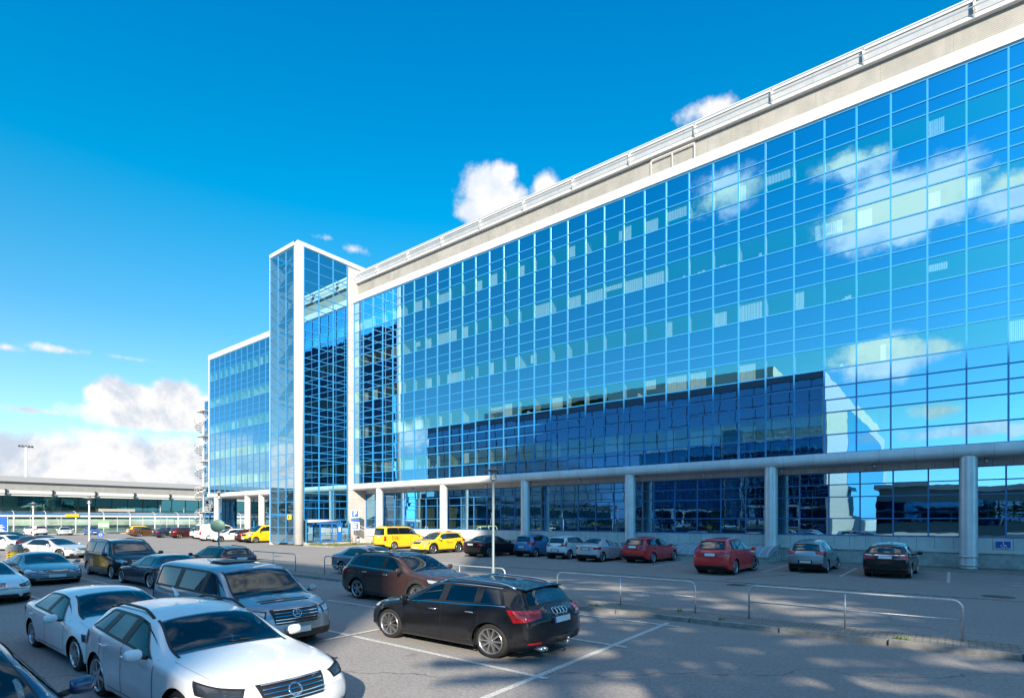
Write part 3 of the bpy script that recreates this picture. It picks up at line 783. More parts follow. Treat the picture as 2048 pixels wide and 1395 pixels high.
while y < 62:
    b.box(XA + 1.48, XA + 1.56, y - .03 + 2.05, y + .03 + 2.05, .3, 3.0)
    gs.face([(XA + 1.5, y, .35), (XA + 1.5, y + 4.0, .35), (XA + 1.5, y + 4.0, 2.9), (XA + 1.5, y, 2.9)]); y += 4.1
b.build('glazing_bar', M['white'], wk, kind='stuff')
gs.build('side_glass', glass_mat('walkway_glass', (.8, .95, .95), see=.75, tcol=(.78, .92, .86)), wk)
b = MB(); b.box(XM + .3, XM + .5, -20, 62, .1, 2.6); b.build('inner_screen', pbr('walkway_screen', (.50, .56, .50), .6, noise=.25, nscale=.4), wk)
b = MB(); b.box(XA + 1.6, XA + 1.75, 27.7, 29.6, 2.95, 3.45); b.build('yellow_sign', M['yellow'], wk)
# ------------------------------------------------------------------ vehicles
ZS = .83                                  # the photograph's upright scale
def pch(xs, ys, x):
    """monotone cubic through (xs, ys)"""
    xs = np.array(xs, float); ys = np.array(ys, float); x = np.asarray(x, float)
    h = np.diff(xs); d = np.diff(ys) / h; m = np.zeros(len(xs)); m[0] = d[0]; m[-1] = d[-1]
    for i in range(1, len(xs) - 1):
        if d[i - 1] * d[i] > 0:
            w1 = 2 * h[i] + h[i - 1]; w2 = h[i] + 2 * h[i - 1]; m[i] = (w1 + w2) / (w1 / d[i - 1] + w2 / d[i])
    i = np.clip(np.searchsorted(xs, x) - 1, 0, len(h) - 1)
    t_ = np.clip((x - xs[i]) / h[i], 0, 1); t2 = t_ * t_; t3 = t2 * t_
    return (2 * t3 - 3 * t2 + 1) * ys[i] + (t3 - 2 * t2 + t_) * h[i] * m[i] + (-2 * t3 + 3 * t2) * ys[i + 1] + (t3 - t2) * h[i] * m[i + 1]

def paint(name, col, metal=.0, rough=.28):
    m, t, b = new_mat(name)
    tc = t.add('ShaderNodeTexCoord')
    f = t.ramp(t.noise(3.0, 5, .65, tc.outputs['Object']), .35, .7)
    c = t.mix(t.math('MULTIPLY', f, .10 if max(col) > .3 else .012), col, (.22, .20, .18))
    t.link(c, b.inputs['Base Color'])
    b.inputs['Metallic'].default_value = metal; b.inputs['Roughness'].default_value = rough
    if max(col) < .1: b.inputs['Specular IOR Level'].default_value = .15
    b.inputs['Coat Weight'].default_value = .9; b.inputs['Coat Roughness'].default_value = .03
    g = t.add('ShaderNodeNewGeometry'); df = t.add('ShaderNodeBsdfDiffuse'); df.inputs[0].default_value = (.035, .035, .037, 1)   # cabin lining on the inner face
    mx = t.add('ShaderNodeMixShader'); t.link(g.outputs['Backfacing'], mx.inputs[0]); t.link(b.outputs[0], mx.inputs[1]); t.link(df.outputs[0], mx.inputs[2])
    t.link(mx.outputs[0], t.n['Material Output'].inputs[0])
    return m
PM = dict(white=paint('white_paint', (.80, .82, .84)), cream=paint('pale_paint', (.70, .72, .75)), silver=paint('silver_paint', (.62, .65, .68), .35, .32),
          bluegrey=paint('blue_grey_paint', (.22, .29, .36), .5, .3), vanblue=paint('silver_blue_paint', (.28, .37, .44), .55, .34),
          black=paint('black_paint', (.008, .009, .012)), navy=paint('navy_paint', (.02, .04, .07), .3), brown=paint('brown_paint', (.075, .040, .034), .45, .3),
          blue=paint('blue_car_paint', (.02, .20, .46), .2), brightblue=paint('bright_blue_paint', (.01, .13, .55), .2), deepblue=paint('deep_blue_paint', (.012, .06, .15), .4),
          red=paint('red_paint', (.80, .012, .02)), yellow=paint('yellow_car_paint', (.88, .56, .01)), darkred=paint('dark_red_paint', (.06, .012, .012), .2),
          bronze=paint('bronze_paint', (.13, .062, .022), .4), greyblue=paint('steel_blue_paint', (.30, .40, .46), .5, .3))
CG = pbr('car_glass', (.006, .018, .024), .015, 0, 0, spec=.9)
CG.node_tree.nodes['Principled BSDF'].inputs['IOR'].default_value = 1.75
def clear_glass(name, tcol, base):
    m = bpy.data.materials.new(name); m.use_nodes = True
    t = NT(m.node_tree); t.n.clear(); out = t.add('ShaderNodeOutputMaterial')
    tr = t.add('ShaderNodeBsdfTransparent'); tr.inputs[0].default_value = (*tcol, 1)
    gl = t.add('ShaderNodeBsdfGlossy'); gl.inputs['Roughness'].default_value = .01; gl.inputs['Color'].default_value = (.85, .97, 1, 1)
    lw = t.add('ShaderNodeFresnel'); lw.inputs[0].default_value = 1.6
    f = t.math('ADD', t.math('MULTIPLY', lw.outputs[0], 1.0), base, clamp=True)
    mx = t.add('ShaderNodeMixShader'); t.link(f, mx.inputs[0]); t.link(tr.outputs[0], mx.inputs[1]); t.link(gl.outputs[0], mx.inputs[2]); t.link(mx.outputs[0], out.inputs[0])
    return m
CLR = clear_glass('clear_car_glass', (.40, .52, .52), .03); CLRT = clear_glass('privacy_car_glass', (.10, .13, .14), .05)
CG2 = pbr('tinted_car_glass', (.004, .010, .013), .015, spec=.7); CG2.node_tree.nodes['Principled BSDF'].inputs['IOR'].default_value = 1.6
CG3 = pbr('rear_car_glass', (.05, .12, .125), .05, spec=.35)
TR_ = pbr('car_trim_black', (.012, .012, .013), .45); TY = pbr('tyre_rubber', (.014, .014, .015), .85, noise=.3, nscale=30)
CLAD = pbr('plastic_cladding', (.028, .029, .031), .55)
RIM = pbr('alloy_rim', (.50, .51, .53), .28, .9); RIMD = pbr('rim_backing', (.012, .012, .013), .6); CHR = pbr('chrome', (.75, .76, .78), .12, 1.0)  # near-black backing behind the spokes, also wheel housings and floor
HL = pbr('headlight_glass', (.42, .47, .50), .06, .35, 1.0); HLD = pbr('headlight_dark', (.03, .035, .04), .08, .2, 1.0)
TL = pbr('tail_light_red', (.42, .008, .012), .10, 0, 1.0); TLC = pbr('tail_light_clear', (.55, .45, .45), .1, 0, 1.0)
PLATE = pbr('licence_plate', (.72, .72, .70), .4); PBL = pbr('plate_blue', (.02, .08, .45), .4); ORG = pbr('orange_lamp', (.7, .2, .02), .2)
INT = pbr('seat_fabric', (.05, .05, .055), .9)

# key figures per body kind, as (s from the nose in metres / height in metres) for a reference length; scaled to each car
KIND = dict(
 sedan=dict(L=4.75, H=1.45, top=[(0, .60), (.06, .70), (.35, .80), (1.25, .965), (1.42, 1.0), (2.25, 1.385), (2.75, 1.45), (3.35, 1.43), (3.55, 1.405), (4.25, 1.10), (4.40, 1.075), (4.66, 1.05), (4.75, .98)],
   belt=[(0, .57), (.3, .70), (1.2, .865), (1.5, .89), (3.0, .94), (4.1, .985), (4.6, .97), (4.75, .90)],
   wr=[(0, .74), (1.2, .80), (1.45, .80), (2.25, .645), (3.5, .63), (4.3, .74), (4.75, .74)], cowl=1.32, rf=2.28, rr=3.50, bk=4.28,
   side=[(1.62, 2.28, 2.62, 2.60), (2.70, 2.68, 3.62, 3.42)], quarter=None, lamp=(.62, .75), tail=(.74, .93), glass=(1.08, 1.36), plate=(.80,)),
 coupe=dict(L=4.6, H=1.37, top=[(0, .58), (.06, .68), (.35, .78), (1.25, .94), (1.42, .97), (2.25, 1.30), (2.75, 1.37), (3.15, 1.35), (3.95, 1.10), (4.2, 1.05), (4.5, 1.02), (4.6, .96)],
   belt=[(0, .55), (.3, .68), (1.2, .85), (1.5, .87), (3.0, .92), (3.9, .97), (4.45, .95), (4.6, .90)],
   wr=[(0, .74), (1.2, .80), (1.45, .80), (2.25, .64), (3.2, .62), (4.0, .72), (4.6, .74)], cowl=1.32, rf=2.28, rr=3.2, bk=3.98,
   side=[(1.62, 2.26, 2.9, 2.86)], quarter=None, lamp=(.60, .73), tail=(.72, .90), glass=(1.05, 1.28), plate=(.55,)),
 hatch=dict(L=4.2, H=1.50, top=[(0, .62), (.06, .72), (.30, .82), (1.0, .99), (1.15, 1.03), (1.85, 1.42), (2.4, 1.50), (3.5, 1.44), (3.85, 1.38), (4.05, 1.02), (4.14, .94), (4.2, .80)],
   belt=[(0, .58), (.3, .72), (1.0, .90), (1.3, .93), (2.8, .98), (3.7, 1.03), (4.1, .92), (4.2, .76)],
   wr=[(0, .74), (1.0, .80), (1.2, .80), (1.9, .68), (3.6, .66), (3.95, .68), (4.1, .74), (4.2, .76)], cowl=1.08, rf=1.88, rr=3.86, bk=4.06,
   side=[(1.32, 1.92, 2.28, 2.26), (2.36, 2.34, 3.12, 3.06)], quarter=(3.2, 3.16, 3.72, 3.50), lamp=(.62, .80), tail=(.80, 1.04), glass=(1.03, 1.36), plate=(.78,)),
 wagon=dict(L=4.7, H=1.49, top=[(0, .60), (.06, .70), (.35, .80), (1.2, .965), (1.38, 1.0), (2.15, 1.40), (2.7, 1.48), (3.7, 1.45), (4.25, 1.38), (4.55, 1.02), (4.64, .96), (4.7, .82)],
   belt=[(0, .57), (.3, .70), (1.2, .865), (1.5, .89), (3.0, .94), (4.2, 1.0), (4.6, .93), (4.7, .78)],
   wr=[(0, .74), (1.2, .80), (1.4, .80), (2.2, .66), (4.1, .64), (4.4, .68), (4.6, .74), (4.7, .76)], cowl=1.28, rf=2.18, rr=4.26, bk=4.56,
   side=[(1.58, 2.2, 2.52, 2.50), (2.60, 2.58, 3.42, 3.36)], quarter=(3.5, 3.46, 4.24, 3.98), lamp=(.62, .75), tail=(.80, 1.0), glass=(1.03, 1.36), plate=(.76,)),
 suv=dict(L=4.65, H=1.68, top=[(0, .72), (.06, .84), (.32, .95), (1.10, 1.09), (1.26, 1.13), (2.0, 1.57), (2.6, 1.66), (3.7, 1.63), (4.15, 1.57), (4.45, 1.15), (4.57, 1.06), (4.65, .88)],
   belt=[(0, .68), (.3, .84), (1.15, 1.0), (1.4, 1.03), (3.0, 1.09), (4.05, 1.15), (4.5, 1.04), (4.65, .84)],
   wr=[(0, .76), (1.1, .82), (1.3, .82), (2.05, .69), (4.0, .665), (4.3, .69), (4.5, .76), (4.65, .78)], cowl=1.16, rf=2.04, rr=4.16, bk=4.46,
   side=[(1.46, 2.06, 2.40, 2.38), (2.50, 2.48, 3.32, 3.24)], quarter=(3.40, 3.34, 4.02, 3.76), lamp=(.76, .92), tail=(.88, 1.14), glass=(1.17, 1.54), plate=(.92,)),
 van=dict(L=4.9, H=1.90, top=[(0, .78), (.05, .92), (.22, 1.02), (.85, 1.16), (1.0, 1.20), (1.72, 1.78), (2.2, 1.88), (4.2, 1.90), (4.70, 1.86), (4.80, 1.72), (4.86, 1.2), (4.9, .9)],
   belt=[(0, .74), (.25, .90), (.8, 1.06), (1.05, 1.10), (2.6, 1.16), (4.5, 1.17), (4.85, 1.10), (4.9, .86)],
   wr=[(0, .80), (.85, .86), (1.0, .86), (1.75, .77), (4.7, .76), (4.8, .78), (4.9, .82)], cowl=.90, rf=1.74, rr=4.72, bk=4.86,
   side=[(1.18, 1.76, 2.05, 2.02), (2.16, 2.14, 3.30, 3.28)], quarter=(3.42, 3.40, 4.62, 4.56), lamp=(.72, .95), tail=(.70, 1.0), glass=(1.20, 1.70), plate=(1.0,)),
)

KIND['suvlong'] = dict(KIND['suv'], lamp=(.70, .86), top=[(0, .70), (.05, .84), (.28, .95), (1.42, 1.09), (1.58, 1.13), (2.34, 1.55), (2.9, 1.65), (3.7, 1.64), (4.15, 1.57), (4.45, 1.15), (4.57, 1.06), (4.65, .88)],
   belt=[(0, .66), (.3, .83), (1.42, 1.0), (1.65, 1.02), (3.0, 1.10), (4.05, 1.18), (4.5, 1.04), (4.65, .84)],
   wr=[(0, .76), (1.42, .82), (1.6, .82), (2.37, .70), (4.0, .665), (4.3, .69), (4.5, .76), (4.65, .78)], cowl=1.48, rf=2.36,
   side=[(1.78, 2.40, 2.66, 2.64), (2.76, 2.74, 3.44, 3.36)], quarter=(3.52, 3.46, 4.06, 3.80))
def rim_mesh(style, r):
    key = 'rim_%s_%.2f' % (style, r)
    if key in bpy.data.meshes: return bpy.data.meshes[key]
    R_ = r * .76
    b = MB()
    b.lathe([(R_, .0), (R_ * 1.0, -.02), (R_ * .93, -.012), (R_ * .90, .03), (R_ * .88, .10)], (0, 0, 0), 36, 0, 'y')
    b.lathe([(R_ * .9, .085), (.001, .085)], (0, 0, 0), 24, 1, 'y')
    b.lathe([(R_ * .17, -.006), (.001, -.012)], (0, 0, 0), 14, 0, 'y'); b.lathe([(R_ * .17, .06), (R_ * .17, -.006)], (0, 0, 0), 14, 0, 'y')
    ns, w, tw, wo = {'ten': (10, .13, .0, .10), 'five': (5, .30, .0, .26), 'seven': (7, .20, .0, .17), 'cap': (9, .36, 0, .40), 'vee': (10, .12, .16, .10), 'six': (6, .24, 0, .20)}[style]
    for k in range(ns):
        a = 2 * PI * k / ns + .15
        if style == 'vee': a += (.12 if k % 2 else -.12)
        c, s = math.cos(a), math.sin(a)
        def P(rr, tt, y): return (c * rr - s * tt, y, -(s * rr + c * tt))
        h0, h1 = R_ * w / 2, R_ * wo / 2
        q = [P(R_ * .12, -h0, -.004), P(R_ * .12, h0, -.004), P(R_ * .93, h1, -.002), P(R_ * .93, -h1, -.002)]
        qb = [(p[0], .045, p[2]) for p in q]
        b.face(q, 0); b.face([q[0], q[3], qb[3], qb[0]], 0); b.face([q[2], q[1], qb[1], qb[2]], 0)
    me = bpy.data.meshes.new(key); me.from_pydata(b.v, [], b.f); me.materials.append(RIM); me.materials.append(RIMD)
    me.polygons.foreach_set('material_index', b.m); me.polygons.foreach_set('use_smooth', b.sm)
    return me
def tyre_mesh(r):
    key = 'tyre_%.2f' % r
    if key in bpy.data.meshes: return bpy.data.meshes[key]
    b = MB(); ri = r * .74
    b.lathe([(ri, .22), (r * .95, .225), (r, .20), (r, .03), (r * .965, .004), (r * .86, -.008), (ri * 1.02, .0), (ri * .96, .02)], (0, 0, 0), 40, 0, 'y')
    b.lathe([(ri, .22), (.01, .2)], (0, 0, 0), 20, 0, 'y')
    me = bpy.data.meshes.new(key); me.from_pydata(b.v, [], b.f); me.materials.append(TY)
    me.polygons.foreach_set('use_smooth', b.sm)
    return me

def car(name, kind, x, y, ang, col, L, W, H, wb, fo, label, group='cars parked in the open air lots', r=.32, style='five', cat='car', clad=False,
        rails=None, lod=1, glass=None, trim=None, roof=None, sideq=True, extra=None, lamps='clear', z=0.0, hatch_plate=None, steer=0.0, bumper=None, zsc=1.0):
    K = KIND[kind]; sx = L / K['L']; sz = H / K['H']; hw = W / 2
    root = empty(name, (x, y, z), ang, label, cat, group)
    root.scale = (1, 1, zsc)
    st = []
    s = 0.0
    fine, mid = ((.016, .045) if lod >= 2 else (.025, .06)) if lod else (.04, .10)
    while s < L:
        st.append(s); e = min(s, L - s); s += fine if e < .10 else (fine * 2 if e < .35 else mid)
    st[-1] = min(st[-1], L - fine * .6); st.append(L); st = np.array(st)
    q = st / sx
    def C(k, sc=1.0): return pch([a for a, _ in K[k]], [v for _, v in K[k]], q) * sc
    zt, zs, wr = C('top', sz), C('belt', sz), C('wr', hw)
    plan = pch([0, .03, .12, .35, .8, 1.6, L - 1.2, L - .5, L - .12, L - .03, L], [.80, .86, .90, .945, .985, 1.0, 1.0, .975, .93, .89, .85], st) * hw
    zb = pch([0, .25, .7, L - .7, L - .25, L], [.27, .20, .17, .18, .24, .33], st) * (sz * .9 + .1)
    gh = np.clip((zt - zs - .10) / .30, 0, 1)
    crown = .035 + .045 * gh; sh_in = .955 + .02 * gh
    zr = zt - crown
    wrr = np.minimum(wr, plan * .9)
    segs = [2, 2, 4, 4, 2, 7, 3, 3] if lod else [1, 1, 2, 2, 1, 4, 2, 1]
    mx = np.full_like(st, .50 * sz); mx = np.minimum(mx, zs - .1)
    key = [(plan * .86, zb), (plan * .955, zb + .012), (plan * .985, zb + .10), (plan, mx), (plan * .992, zs - .085), (plan * sh_in, zs), (wrr, zr), (wrr * .62, zt - crown * .30), (wrr * 0, zt)]
    ys, zz, J = [], [], [0]
    for k in range(8):
        for i in range(segs[k]):
            f = i / segs[k]
            ys.append(key[k][0] * (1 - f) + key[k + 1][0] * f); zz.append(key[k][1] * (1 - f) + key[k + 1][1] * f)
        J.append(J[-1] + segs[k])
    ys.append(key[8][0]); zz.append(key[8][1])
    Y = np.array(ys).T; Z = np.array(zz).T; n, m = Y.shape
    X = np.repeat(st[:, None], m, 1)
    for it in range(2 if lod else 1):      # soften every edge
        for A in (Y, Z):
            B = A.copy()
            A[1:-1, 1:-1] = B[1:-1, 1:-1] * .5 + .125 * (B[:-2, 1:-1] + B[2:, 1:-1] + B[1:-1, :-2] + B[1:-1, 2:])
        Z[1:-1, -1] = Z[1:-1, -1] * .5 + Z[1:-1, -2] * .3 + .1 * (Z[:-2, -1] + Z[2:, -1]); Y[:, -1] = 0
    def warp(s, y, zv):
        """plan curvature and rake of the two ends; returns forward coordinate"""
        cf, cr, kf = (.26, .17, .34) if kind != 'van' else (.22, .06, .20)
        f = np.clip(1 - s / 1.0, 0, 1); rr_ = np.clip(1 - (L - s) / .9, 0, 1)
        yy = np.abs(y) / hw
        s2 = s + cf * yy ** 2.4 * f ** 1.3 - cr * yy ** 2.6 * rr_ ** 1.3
        f2 = np.clip(1 - s / .45, 0, 1); s2 = s2 + kf * (np.abs(zv / sz - .47) ** 1.6) * f2
        r2 = np.clip(1 - (L - s) / .35, 0, 1); s2 = s2 - .30 * np.abs(np.minimum(zv / sz - .55, 0)) ** 1.5 * r2
        return L / 2 - s2
    XF = warp(X, Y, Z)
    # wheel arches
    ra = r + .055; wc = [(L / 2 - fo, r * .97), (L / 2 - fo - wb, r * .97)]
    jside = J[5]
    inside = np.zeros((n, m), bool)
    for (cx, cz) in wc:
        dx = XF - cx; dz = Z - cz; d = np.hypot(dx, dz)
        sel = (d < ra) & (np.arange(m)[None, :] <= jside)
        f = ra / np.maximum(d, 1e-4)
        inside |= sel
        lip = (d >= ra * .999) & (d < ra + .07) & (np.arange(m)[None, :] <= jside)
        mv = sel
        XF = np.where(mv, cx + dx * f, XF); Z = np.where(mv, cz + dz * f, Z)
        Y = np.where(lip | mv, Y + .012, Y)
        low = sel & (Z < cz) & (d > ra - .11)
    verts = []; vid = {}
    P3 = np.stack([XF, Y, Z * ZS], -1)
    Rv = P3.reshape(-1, 3); Lv = Rv * np.array([1, -1, 1])
    V = np.concatenate([Rv, Lv]); NV = n * m
    faces = []; mats = []
    bz = (lambda zc: 0)
    wins_ = list(K['side']) + ([K['quarter']] if K['quarter'] and sideq else [])
    def in_glass(i, j):
        if lod < 2: return False
        s_ = (st[i] + st[i + 1]) / 2 / sx; jc = j + .5
        if jc > J[6] + 1.25 and K['cowl'] + .10 < s_ < K['rf'] - .09: return True
        if kind in ('sedan', 'coupe') and jc > J[6] + 1.25 and K['rr'] + .13 < s_ < K['bk'] - .12: return True
        if J[5] + 1.4 < jc < J[6] - 1.4:
            f = (jc - J[5] - .8) / (J[6] - .9 - J[5] - .8)
            for (a0, a1, c0, c1) in wins_:
                if a0 * (1 - f) + a1 * f + .055 < s_ < c0 * (1 - f) + c1 * f - .055: return True
        return False
    for i in range(n - 1):
        for j in range(m - 1):
            if in_glass(i, j): continue
            if inside[i, j] and inside[i + 1, j] and inside[i, j + 1] and inside[i + 1, j + 1]:
                # keep nothing well inside the arch
                continue
            a, b_, c, d = i * m + j, (i + 1) * m + j, (i + 1) * m + j + 1, i * m + j + 1
            mi = 0
            if clad and j < J[2] + 1: mi = 1
            elif j < J[1]: mi = 1
            if clad and j <= jside:
                xm, zm = XF[i, j], Z[i, j]
                for (cx, cz) in wc:
                    if math.hypot(xm - cx, zm - cz) < ra + .06: mi = 1
            if bumper and (st[i] < .32 or st[i] > L - .32) and Z[i, j] < .52 * sz: mi = 1
            if roof is not None and j >= J[6] and K['rf'] * sx < st[i] < K['rr'] * sx: mi = 2
            faces.append((a, b_, c, d)); mats.append(mi)
            faces.append((NV + d, NV + c, NV + b_, NV + a)); mats.append(mi)
    # end caps as grids
    extra_v = []
    for (i, front) in ((0, True), (n - 1, False)):
        nc = 8 if lod else 4; rows = []
        for j in range(m):
            y0 = float(Y[i, j]); zv = float(Z[i, j]); row = []
            for k in range(nc + 1):
                yy = y0 * (1 - 2 * k / nc)
                if k == 0: row.append(i * m + j)
                elif k == nc: row.append(NV + i * m + j)
                else:
                    xx = float(warp(np.array(st[i]), np.array(yy), np.array(zv)))
                    row.append(2 * NV + len(extra_v)); extra_v.append((xx, yy, zv * ZS))
            rows.append(row)
        for j in range(m - 1):
            for k in range(nc):
                f = (rows[j][k], rows[j + 1][k], rows[j + 1][k + 1], rows[j][k + 1])
                if not front: f = f[::-1]
                mi = 1 if (j < J[2] + (2 if bumper else 0)) and (clad or bumper or not front) and j < J[3] else 0
                faces.append(f); mats.append(mi)
    V = np.concatenate([V, np.array(extra_v).reshape(-1, 3)]) if extra_v else V
    me = bpy.data.meshes.new('body'); me.from_pydata(V.tolist(), [], faces)
    me.materials.append(PM[col]); me.materials.append(CLAD if (clad or bumper) else TR_); me.materials.append(roof or PM[col])
    me.polygons.foreach_set('material_index', mats); me.polygons.foreach_set('use_smooth', [True] * len(faces)); me.update()
    body = bpy.data.objects.new('body', me); COL.objects.link(body); body.parent = root
    bvh = BVHTree.FromPolygons([Vector(v) for v in V.tolist()], faces)
    # ---- helpers on the surface
    XFg, Yg, Zg = XF, Y, Z * ZS
    def S(sv, j):
        i = float(np.interp(sv, st, np.arange(n))); i0 = min(int(i), n - 2); fi = i - i0
        j0 = min(int(j), m - 2); fj = j - j0
        o = []
        for A in (XFg, Yg, Zg):
            o.append((A[i0, j0] * (1 - fi) + A[i0 + 1, j0] * fi) * (1 - fj) + (A[i0, j0 + 1] * (1 - fi) + A[i0 + 1, j0 + 1] * fi) * fj)
        return Vector(o)
    def patch(b, s0b, s0t, s1b, s1t, j0, j1, side, off=.006, ns=8, nj=5, mi=0):
        P = [[None] * (nj + 1) for _ in range(ns + 1)]
        for a in range(ns + 1):
            for c in range(nj + 1):
                fa, fc = a / ns, c / nj
                sv = (s0b * (1 - fa) + s1b * fa) * (1 - fc) + (s0t * (1 - fa) + s1t * fa) * fc
                jj = j0 + (j1 - j0) * fc
                p = S(sv, jj); e = .03
                nrm = (S(sv + e, jj) - S(sv - e, jj)).cross(S(sv, min(jj + .4, m - 1.001)) - S(sv, max(jj - .4, 0)))
                if nrm.length < 1e-9: nrm = Vector((0, 0, 1))
                nrm.normalize()
                cen = Vector((0, 0, .55 * ZS)); 
                if nrm.dot(Vector((0, p.y, p.z - .4))) < 0: nrm = -nrm
                p = p + nrm * off
                if jj > m - 1.01: p.y = 0.0
                P[a][c] = (p.x, p.y * side, p.z)
        k = len(b.v)
        for a in range(ns + 1):
            for c in range(nj + 1): b.v.append(P[a][c])
        for a in range(ns):
            for c in range(nj):
                i0 = k + a * (nj + 1) + c; f = (i0, i0 + nj + 1, i0 + nj + 2, i0 + 1)
                q0, q1, q2 = Vector(b.v[i0]), Vector(b.v[i0 + nj + 2]), Vector(b.v[i0 + nj + 1]); q3 = Vector(b.v[i0 + 1])
                nn_ = (q1 - q0).cross(q3 - q2)
                if nn_.dot(Vector((0, q0.y, q0.z - .35))) < 0: f = f[::-1]
                b.f.append(f); b.m.append(mi); b.sm.append(True)
    def proj(b, quad, view, off=.008, nu=8, nv=4, mi=0, tilt=0.0):
        """quad in (y,z) [front/rear] or (x,z) [side]; z in true metres; shot onto the body"""
        G = []
        for a in range(nu + 1):
            for c in range(nv + 1):
                fa, fc = a / nu, c / nv
                u = (quad[0][0] * (1 - fa) + quad[1][0] * fa) * (1 - fc) + (quad[3][0] * (1 - fa) + quad[2][0] * fa) * fc
                w = ((quad[0][1] * (1 - fa) + quad[1][1] * fa) * (1 - fc) + (quad[3][1] * (1 - fa) + quad[2][1] * fa) * fc) * ZS
                if isinstance(view, tuple):
                    end, sd_ = view; an = R(40); d = Vector((-end * math.cos(an), -sd_ * math.sin(an), 0)); ax_ = Vector((-end * math.sin(an), sd_ * math.cos(an), 0))
                    base = Vector((end * (L / 2 - .24), sd_ * (hw - .15), 0)) + ax_ * u + Vector((0, 0, w)); o = base - d * 2
                    h = bvh.ray_cast(o, d)
                    if h[0] is None or abs(h[3] - 2) > .42: G.append(None); continue
                    nn_ = h[1] if h[1].dot(d) < 0 else -h[1]
                    if nn_.z > .96: G.append(None); continue
                    G.append(tuple(h[0] + nn_ * off * .6 - d * off * .6)); continue
                if view == 'front': o, d = Vector((L, u, w + tilt * L / 2)), Vector((-1, 0, -tilt))
                elif view == 'rear': o, d = Vector((-L, u, w + tilt * L / 2)), Vector((1, 0, -tilt))
                else: o, d = Vector((u, 3 * view, w)), Vector((0, -view, 0))
                h = bvh.ray_cast(o, d.normalized())
                if h[0] is None: G.append(None); continue
                nn_ = h[1] if h[1].dot(d) < 0 else -h[1]
                G.append(tuple(h[0] + nn_ * off - d.normalized() * off * .5))
        k = len(b.v); mp = {}
        for i, g in enumerate(G):
            if g is not None: mp[i] = len(b.v); b.v.append(g)
        for a in range(nu):
            for c in range(nv):
                ids = [a * (nv + 1) + c, (a + 1) * (nv + 1) + c, (a + 1) * (nv + 1) + c + 1, a * (nv + 1) + c + 1]
                if all(i in mp for i in ids):
                    f_ = tuple(mp[i] for i in ids); q0, q1, q2 = (Vector(b.v[f_[x]]) for x in (0, 1, 3))
                    if (q1 - q0).cross(q2 - q0).dot(d) > 0: f_ = f_[::-1]
                    b.f.append(f_); b.m.append(mi); b.sm.append(True)
    G_ = CLR if lod >= 2 else (glass or CG)
    jB, jT = J[5] + .8, J[6] - .9
    ns_ = 10 if lod else 5
    # windscreen and its black surround
    b = MB()
    for sd in (1, -1): patch(b, (K['cowl'] - .03) * sx, (K['cowl'] - .03) * sx, (K['rf'] + .02) * sx, (K['rf'] + .02) * sx, J[6] + .55 if lod else J[6] + .4, (J[6] + 1.0 if lod >= 2 else m - 1.0), sd, .0035, 14, 2 if lod >= 2 else 5, 1)
    for sd in (1, -1): patch(b, (K['cowl'] + .05) * sx, (K['cowl'] + .05) * sx, (K['rf'] - .05) * sx, (K['rf'] - .05) * sx, J[6] + .95 if lod else J[6] + .6, m - 1.0, sd, .007, 14, 5, 0)
    b.weld(); wsh = b.build('windscreen', [G_, TR_], root)
    if lod:
        b = MB()
        for (sa, ja, sb_, jb) in ((K['cowl'] + .09, J[6] + 1.6, K['cowl'] + .15, m - 1.8), (K['cowl'] + .09, m - 2.4, K['cowl'] + .15, m - 1.1)):
            p0 = S(sa * sx, ja); p1 = S(sb_ * sx, jb); p1.y = -p1.y if jb > m - 1.5 else p1.y
            b.tube([p0 + Vector((0, 0, .012)), p1 + Vector((0, 0, .014))], .006, 5)
        b.build('wiper', TR_, wsh)
    # side windows
    wins = list(K['side'])
    if K['quarter'] and sideq: wins.append(K['quarter'])
    for sd in (1, -1):
        b = MB()
        patch(b, (wins[0][0] - .08) * sx, (wins[0][1] - .10) * sx, (wins[-1][2] + .05) * sx, (wins[-1][3] + .05) * sx, jB - .35, (jB + .05 if lod >= 2 else jT + .35), sd, .003, 22 if lod else 10, 1 if lod >= 2 else 5, 0)
        if lod >= 2: patch(b, wins[0][1] * sx, wins[0][1] * sx, (wins[-1][3] + .05) * sx, (wins[-1][3] + .05) * sx, jT - .05, jT + .35, sd, .003, 22, 1, 0)
        if trim: 
            patch(b, (wins[0][0] - .10) * sx, (wins[0][0] - .10) * sx, (wins[-1][2] + .05) * sx, (wins[-1][2] + .05) * sx, jB - .62, jB - .32, sd, .008, 22, 1, 1)
            patch(b, (wins[0][1] - .10) * sx, (wins[0][1] - .10) * sx, (wins[-1][3] + .03) * sx, (wins[-1][3] + .03) * sx, jT + .30, jT + .5, sd, .008, 22, 1, 1)
        if lod >= 2:
            edges = [(wins[0][0] - .06, wins[0][1] - .06, wins[0][0] + .05, wins[0][1] + .05)]
            for w0_, w1_ in zip(wins[:-1], wins[1:]): edges.append((w0_[2] - .045, w0_[3] - .045, w1_[0] + .045, w1_[1] + .045))
            edges.append((wins[-1][2] - .06, wins[-1][3] - .06, wins[-1][2] + .02, wins[-1][3] + .02))
            for (a0, a1, c0, c1) in edges: patch(b, a0 * sx, a1 * sx, c0 * sx, c1 * sx, jB - .1, jT + .1, sd, .011, 4, 8, 0)
            patch(b, wins[0][0] * sx, wins[0][1] * sx, wins[-1][2] * sx, wins[-1][3] * sx, jB - .05, jB + .28, sd, .010, 22, 1, 0)
            patch(b, wins[0][0] * sx, wins[0][1] * sx, wins[-1][2] * sx, wins[-1][3] * sx, jT - .28, jT + .05, sd, .010, 22, 1, 0)
        sur = b.build('window_trim', [TR_, CHR], root)
